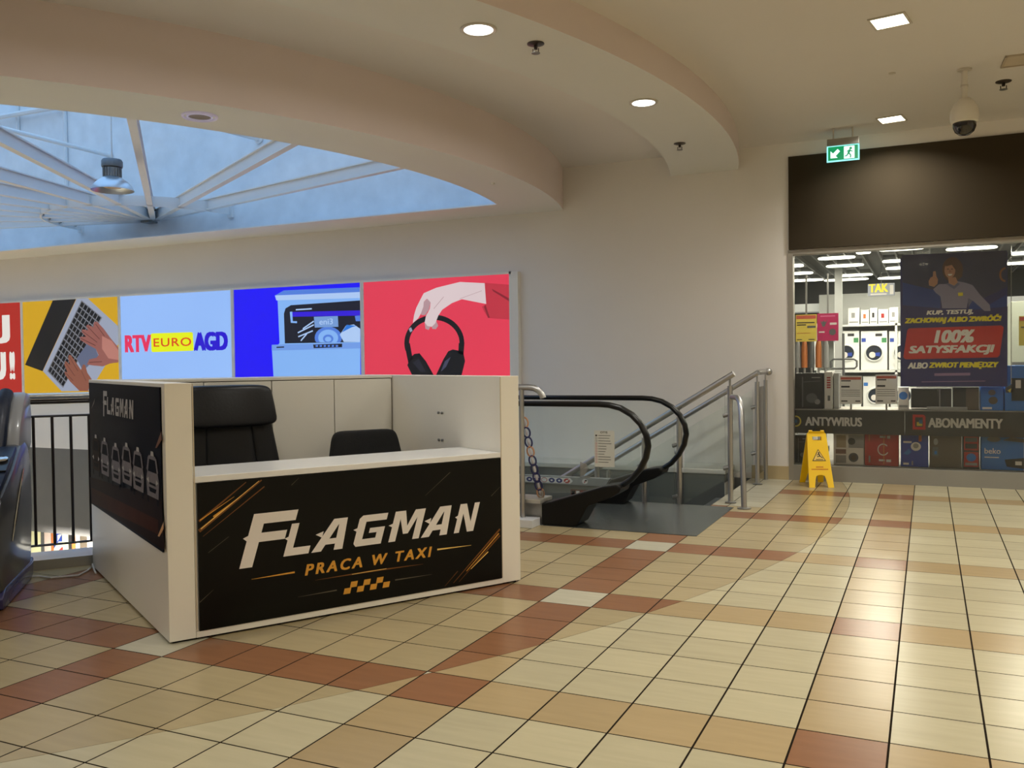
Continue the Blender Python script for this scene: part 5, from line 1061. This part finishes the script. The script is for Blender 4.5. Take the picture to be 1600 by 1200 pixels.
card('yellow promotional price card hanging at the left of the shop window', 1243.5, 1276, 491, 534, 8.3, cY, lambda p, w, h: (p.rect(w*.03, h*.84, w*.97, h*.97, C('card_red', (196, 90, 70)), 1), p.rect(w*.05, h*.68, w*.9, h*.72, cK, 1), p.rect(w*.05, h*.6, w*.5, h*.64, cK, 1), p.rect(w*.55, h*.5, w*.95, h*.58, cG, 1), p.rect(w*.05, h*.3, w*.7, h*.32, cO, 1), p.rect(w*.05, h*.06, w*.3, h*.09, cK, 1), p.rect(w*.6, h*.06, w*.9, h*.09, cK, 1)))
card('magenta promotional card hanging beside the yellow one', 1277, 1310, 489, 533, 8.3, cM, lambda p, w, h: (p.rect(w*.15, h*.88, w*.85, h*.92, C('pink', (220, 120, 160)), 1), p.poly([(w*.15, h*.75), (w*.25, h*.52), (w*.35, h*.52), (w*.5, h*.78), (w*.38, h*.68), (w*.3, h*.75), (w*.25, h*.68)], cG, 1), p.rect(w*.6, h*.58, w*.92, h*.66, cW, 1), p.rect(w*.08, h*.3, w*.35, h*.35, cW, 1), p.ell(w*.72, h*.32, w*.16, h*.12, cG, 1)))
card('yellow price card at the right edge of the shop window', 1592, 1625, 493, 540, 7.9, cY, lambda p, w, h: (p.rect(w*.03, h*.84, w*.97, h*.97, C('card_red', (196, 90, 70)), 1), p.rect(w*.1, h*.6, w*.6, h*.64, cK, 1)))
goods('paper_roll_pack', 'blue and white pack under the navy poster corner', 'pack', 1403, 1420, 605, 640, 7.66, 0.2, cW, lambda p, w, h: (p.ell(w*.5, h*.62, w*.4, h*.18, cC, 1), p.rect(w*.1, h*.1, w*.9, h*.2, cS, 1)), z0=zs)
t = goods('microwave_oven', 'black microwave oven under the navy poster', 'microwave', 1423, 1487, 607, 636, 7.66, 0.35, cK, lambda p, w, h: (p.rect(w*.04, h*.1, w*.68, h*.92, C('oven_glass', (24, 26, 26), 0.1), 1), p.rect(w*.70, h*.05, w*.725, h*.95, cS, 2)), z0=zs+0.02)
goods('tray', 'flat steel tray in front of the microwave', 'tray', 1448, 1512, 636, 640, 7.60, 0.05, cS, None, z0=zs)
goods('product_box', 'black and taupe carton right of the microwave', 'box', 1489, 1530, 605, 640, 7.66, 0.3, cK, lambda p, w, h: p.rect(w*.5, h*.02, w*.98, h*.95, cN, 1), z0=zs)
goods('product_box', 'blue carton with round photo prints below the poster right corner', 'box', 1532, 1568, 604, 641, 7.66, 0.3, cC, lambda p, w, h: (p.ell(w*.5, h*.75, w*.16, h*.12, cG, 1), p.ell(w*.55, h*.42, w*.2, h*.16, cN, 1), p.rect(w*.08, h*.05, w*.5, h*.14, cW, 1)), z0=zs)
goods('product_box', 'tall blue carton with coffee machine photo at the right edge', 'box', 1570, 1612, 571, 641, 7.62, 0.3, cC, lambda p, w, h: (p.poly([(w*.02, h*.5), (w*.35, h*.62), (w*.3, h*.4), (w*.05, h*.4)], cG, 1), p.rect(w*.25, h*.22, w*.8, h*.72, cK, 1), p.rect(w*.4, h*.5, w*.6, h*.68, cW, 2), p.poly([(w*.1, h*.45), (w*.25, h*.5), (w*.2, h*.4)], C('card_yellow', (222, 200, 84)), 2)), z0=zs)
# ---- rear of the shop: appliance wall
YR = 14.6
M_WM = mat('appliance_white', (226, 228, 226), 0.35, var=0.02); M_DOOR = mat('washer_glass', (40, 48, 60), 0.12); M_PANEL = mat('shelf_white', (214, 216, 212), 0.5)
rk = thing('appliance_rack', 'white two-tier shelving carrying the washing machines at the back of the shop', 'shelving', (aty(1360, 560, YR).x, YR, 0)); rx0 = aty(1360, 560, YR).x
z1_, z2_, z3_ = aty(1360, 640, YR).z, aty(1360, 575, YR).z, aty(1360, 503, YR).z
for z_, nm in ((z2_-0.04, 'shelf'), (z3_-0.04, 'shelf')): MB().box(-1.0, 1.9, -0.1, 0.8, z_-0.04, z_).build(nm, M_PANEL, rk)
MB().box(-1.0, 1.9, -0.1, 0.8, 0.0, max(0.05, z1_-0.02)).build('base', M_PANEL, rk); MB().box(-1.0, 1.9, 0.8, 0.84, 0, z3_+0.6).build('back_panel', M_PANEL, rk)
for xs in (-0.98, 0.45, 1.88): MB().box(xs-0.02, xs+0.02, -0.1, 0.8, 0, z3_).build('upright', M_PANEL, rk)
def washer(label, px0, px1, py0, py1, zb_, tint):
    xm = (px0+px1)/2; xa, xb = aty(px0, (py0+py1)/2, YR).x, aty(px1, (py0+py1)/2, YR).x; zt_ = aty(xm, py0, YR).z; W_, H_ = xb-xa, zt_-zb_
    t = thing('washing_machine', label, 'washing machine', ((xa+xb)/2, YR, zb_), 0, 'washing machines at the back of the shop')
    MB().box(-W_/2+0.006, W_/2-0.006, 0, 0.55, 0, H_).build('body', M_WM, t, bevel=0.01)
    Mx = Matrix.Rotation(pi/2, 4, 'X'); d_ = MB().lathe([(W_*.29, 0), (W_*.36, 0.0), (W_*.36, 0.02), (W_*.31, 0.035), (W_*.29, 0.02)], (0, 0.0, H_*.44), 28, M=Mx, caps=False).build('door_ring', M_WM, t, smooth=True)
    MB().lathe([(0, 0.012), (W_*.30, 0.012), (W_*.30, 0.004), (0, 0.004)], (0, 0, H_*.44), 24, M=Mx).build('door_glass', M_DOOR, d_)
    pr = Print((-W_/2, -0.001, 0), (1, 0, 0), (0, 0, 1)); pr.rect(W_*.55, H_*.86, W_*.8, H_*.93, cK, 1); pr.rect(W_*.04, H_*.72, W_*.2, H_*.82, tint, 1); pr.rect(W_*.78, H_*.70, W_*.96, H_*.82, C('energy_green', (60, 130, 80)), 1); pr.build('control_strip', t)
    pr = Print((0, -0.016, H_*.44), (1, 0, 0), (0, 0, 1)); pr.ell(-W_*.06, -W_*.08, W_*.12, W_*.12, cW, 1); pr.poly([(0.02, -W_*.12), (W_*.22, -W_*.14), (W_*.22, W_*.02), (W_*.05, 0)], cB, 1); pr.build('door_sticker', d_)
zt2 = z2_-0.04; zt1 = max(0.05, z1_-0.02)
for i, (p0, p1) in enumerate(((1302, 1343), (1344.5, 1387), (1388.5, 1431))): washer(('left', 'middle', 'right')[i]+'most white washing machine of the upper tier'.replace('', '') if i != 1 else 'middle white washing machine of the upper tier', p0, p1, 517, 575, zt2, cB)
for i, (p0, p1) in enumerate(((1305, 1346), (1348, 1389), (1391, 1432))): washer(('leftmost', 'middle', 'rightmost')[i]+' white washing machine of the lower tier', p0, p1, 588, 640, zt1, cC)
for i, (p0, p1, py0) in enumerate(((1325, 1343, 481), (1345, 1358, 484), (1359, 1371, 481), (1372, 1388, 483), (1389, 1404, 480))):
    ord_ = ('first', 'second', 'third', 'fourth', 'fifth')[i]; xm = (p0+p1)/2
    goods('appliance_box', ord_+' small white carton from the left on the top shelf above the washers', 'box', p0, p1, py0, 503, YR+0.02, 0.3, M_WM, lambda p, w, h, i=i: (p.rect(w*.3, h*.4, w*.6, h*.7, (cS, cO, cK, cR, cS)[i], 1), p.rect(w*.1, h*.1, w*.9, h*.18, cS, 1)), 'cartons on the top shelf', z0=z3_-0.04)
# white column, bulkhead and bars
cx_ = aty(1310, 540, 13.2).x; tag(MB().box(cx_-0.06, cx_+0.06, 13.2, 13.32, 0, SZ-0.08).build('column', mat('column_grey', (160, 162, 160), 0.5)), 'grey square column inside the shop left of the washers', 'column')
xa, za = xz(aty(1236, 488, 15.6)); xb, zb_ = xz(aty(1420, 469, 15.6)); tag(MB().box(xa-0.5, xb+3.5, 15.6, 16.15, za, zb_).build('wall_bulkhead', mat('bulkhead_white_glow', (236, 238, 232), 0.5, emit=0.25)), 'white bulkhead band with added glow along the rear shop wall', 'bulkhead')  # emission stands in for the light falling on the bulkhead
for i in range(5):
    p0 = 1246+11*i; x_ = aty(p0, 560, 11.0).x; t = thing('vacuum_cleaner', ('first', 'second', 'third', 'fourth', 'fifth')[i]+' upright stick vacuum from the left below the yellow and magenta cards', 'vacuum', (x_, 11.0, 0), 0, 'stick vacuums in the shop')
    MB().tube([(0, 0, 0.1), (0, 0, 1.55)], 0.018, 10).build('tube', cS, t, smooth=True); MB().lathe([(0, 1.3), (0.045, 1.3), (0.048, 1.36), (0.045, 1.62), (0.03, 1.72), (0, 1.72)], seg=16).build('motor_body', (cS, cO, cG, cO, cS)[i], t, smooth=True); MB().box(-0.05, 0.05, -0.06, 0.06, 0.0, 0.1).build('floor_head', cG, t, bevel=0.02)
t = thing('display_stand', 'grey bent-tube display stand in front of the washers', 'stand', (aty(1318, 575, 9.4).x, 9.4, 0))
z_ = aty(1318, 561, 9.4).z; MB().tube([(-0.16, 0, z_-0.12), (-0.16, 0, z_-0.03), (-0.13, 0, z_), (0.13, 0, z_), (0.17, 0, z_-0.03), (0.17, 0, z_-0.1), (0.14, 0, z_-0.13), (-0.16, 0, z_-0.13)], 0.014, 8).build('loop', cG, t, smooth=True); MB().tube([(0, 0, 0), (0, 0, z_+0.35)], 0.016, 8).build('upright', cG, t, smooth=True); MB().box(-0.2, 0.2, -0.2, 0.2, 0, 0.02).build('foot', cG, t)
# hanging TAK sign
xa, za = xz(aty(1356, 463, 13.0)); xb, zb_ = xz(aty(1398, 442, 13.0))
t = thing('hanging_sign', 'small hanging grey sign reading TAK in yellow inside the shop', 'sign', ((xa+xb)/2, 13.0, za)); W_, H_ = xb-xa, zb_-za
MB().box(-W_/2, W_/2, 0, 0.02, 0, H_).build('board', mat('tak_board', (150, 156, 170), 0.5), t, bevel=0.006)
pr = Print((-W_/2, -0.001, 0), (1, 0, 0), (0, 0, 1)); pr.text('TAK', W_*.04, H_*.3, W_*.76, H_*.98, PY, 1, bold=0.05); pr.rect(W_*.1, H_*.08, W_*.7, H_*.2, cW, 1); pr.rect(W_*.82, H_*.1, W_*.95, H_*.85, cW, 1); pr.build('lettering', t)
MB().tube([(0, 0.01, H_), (0, 0.01, SZ-za)], 0.006, 6).build('hanger', cG, t)
# shop lamps
M_SL = lit('shop_lamp', (255, 250, 226), 5.0)
lamps = ((1307, 403, .33), (1320, 415, .36), (1334, 430, .40), (1322, 437, .5), (1258, 438, .42), (1244, 415, .14), (1251, 427, .26), (1408, 389, .36), (1349, 394, .12), (1396, 408, .2), (1400, 419, .2), (1400, 434, .4), (1518, 388, .40), (1592, 396, .12), (1596, 411, .34))
lamp_lab = ('long white shop ceiling lamp, first behind the glass left of the poster', 'long white shop ceiling lamp, second behind the glass left of the poster', 'long white shop ceiling lamp, third behind the glass left of the poster', 'deepest long lamp of the row left of the poster, above the TAK sign', 'thin white lamp bar deep in the shop at the far left', 'short round-ended shop lamp at the left jamb, nearest the glass', 'short shop lamp at the left jamb, second row', 'long shop lamp over the left edge of the poster at the window top', 'small round shop lamp at the window top between the long lamps', 'short shop lamp beside the poster edge, second row', 'short shop lamp beside the poster edge, third row', 'deep lamp bar beside the poster edge above the washers', 'long shop lamp above the right half of the poster', 'small round shop lamp right of the poster at the window top', 'long shop lamp right of the poster at the picture edge')
for i, (px_, py_, hl) in enumerate(lamps):
    q = atz(px_, py_, SZ-0.10); 
    if q.y > SY1-0.3: q = aty(px_, py_, SY1-0.4)
    t = thing('shop_ceiling_lamp', lamp_lab[i], 'ceiling light', q, 0, 'lamps on the shop ceiling'); w_ = 0.065 if hl > .15 else 0.11
    hl *= 0.85
    MB().pillow((0, 0, 0), hl, w_, 0.022, 0.5, 0.5, 24, 8).build('diffuser', M_SL, t, smooth=True)
    MB().box(-hl*.9, hl*.9, -w_*.5, w_*.5, 0.018, max(0.03, SZ-q.z)).build('lamp_tray', cG, t)
for x_, y_ in ((0.4, 8.6), (1.8, 9.2), (0.0, 11.5), (2.5, 12), (0.2, 13.6), (4.5, 10.0), (-1.4, 12.5)): area_light('shop_light', (x_, y_, SZ-0.12), 0.7, SHOP_W, SHOP_COL, 'DISK')
for x_ in (-0.2, 0.9, 2.0, 3.0): area_light('window_fill_light', (x_, 7.78, 2.62), 0.15, 7.0, SHOP_COL, 'DISK')  # added fill above the window goods, no fixtures modelled
# steel wire cards rail at the right of the poster
b = tag(MB().tube([aty(1580, 384, 7.56), aty(1580, 600, 7.56)], 0.004, 6).build('hanging_wire', M_CHROME), 'thin chrome hanging wire beside the navy poster', 'wire')
goods('display_fridge', 'pale green-grey tall appliance right of the navy poster', 'fridge', 1580, 1640, 470, 640, 9.4, 0.6, C('sage', (170, 176, 160)), lambda p, w, h: p.rect(w*.02, h*.62, w*.98, h*.64, cG, 1), z0=0.0)
# ================================================================== LOWER SHOP SEEN THROUGH THE RAILING
wall('wall_lower', (X0, -3.6, 11.0, 11.1, ZL, -1.4), (X0, -3.6, YW+0.2, 11.0, -1.45, -1.35), m=M_SHOPW)
ls = thing('lower_shop_display', 'colourful goods in the shop on the floor below, seen between the bars', 'shop display', (aty(90, 850, 7.8).x, 7.8, ZL))
inv = local(ls); cCr, cPk = C('cream', (236, 236, 190)), C('pinkish', (216, 196, 186))
items = ((38, 64, 833, 880, cCr), (64.5, 69, 836, 880, cG), (69.5, 80, 837, 880, cPk), (80.5, 84, 834, 880, cO), (84.5, 97, 834, 880, cB), (97.5, 107, 834, 880, cCr), (107.5, 112, 835, 880, cK), (112.5, 118, 836, 880, cO), (118.5, 125, 835, 880, cW), (125.5, 136, 836, 880, cN), (136.5, 150, 834, 880, cW))
for k, (p0, p1, y0_, y1_, m_) in enumerate(items):
    A = aty(p0, y1_, 7.8); Bq = aty(p1, y0_, 7.8); MB().box(A.x-ls.location.x, Bq.x-ls.location.x, 0, 0.25+0.05*(k % 3), 0.0, -1.56-ZL).build('display_board', m_, ls)
pr = Print((ls.location.x, 7.797, -3.0), (1, 0, 0), (0, 0, 1)); pr.px([(84.5, 857), (92, 846), (97, 846), (105, 852), (105, 872), (82, 872)], cCr, 1); pr.tpx('4', (91, 866), (100, 855), cR, 2, bold=0.05); pr.px([(90, 836), (96.5, 835), (90, 846)], cCr, 1); pr.build('print', ls, inv)
area_light('lower_shop_light', (-12.0, 7.0, -1.7), 3.0, 160.0, (1, 0.95, 0.85), 'RECTANGLE', rot=(radians(35), 0, 0), sy=0.4)
for x_, y_ in ((-8, -1), (-13, -1.5), (-6, 8.6), (-10, 9), (-14, 9), (-17, 4)): area_light('lower_fill_light', (x_, y_, -1.6), 0.8, 240.0, (1, 0.95, 0.86), 'DISK')  # added fill below floor level, its bounce brightens the atrium wall
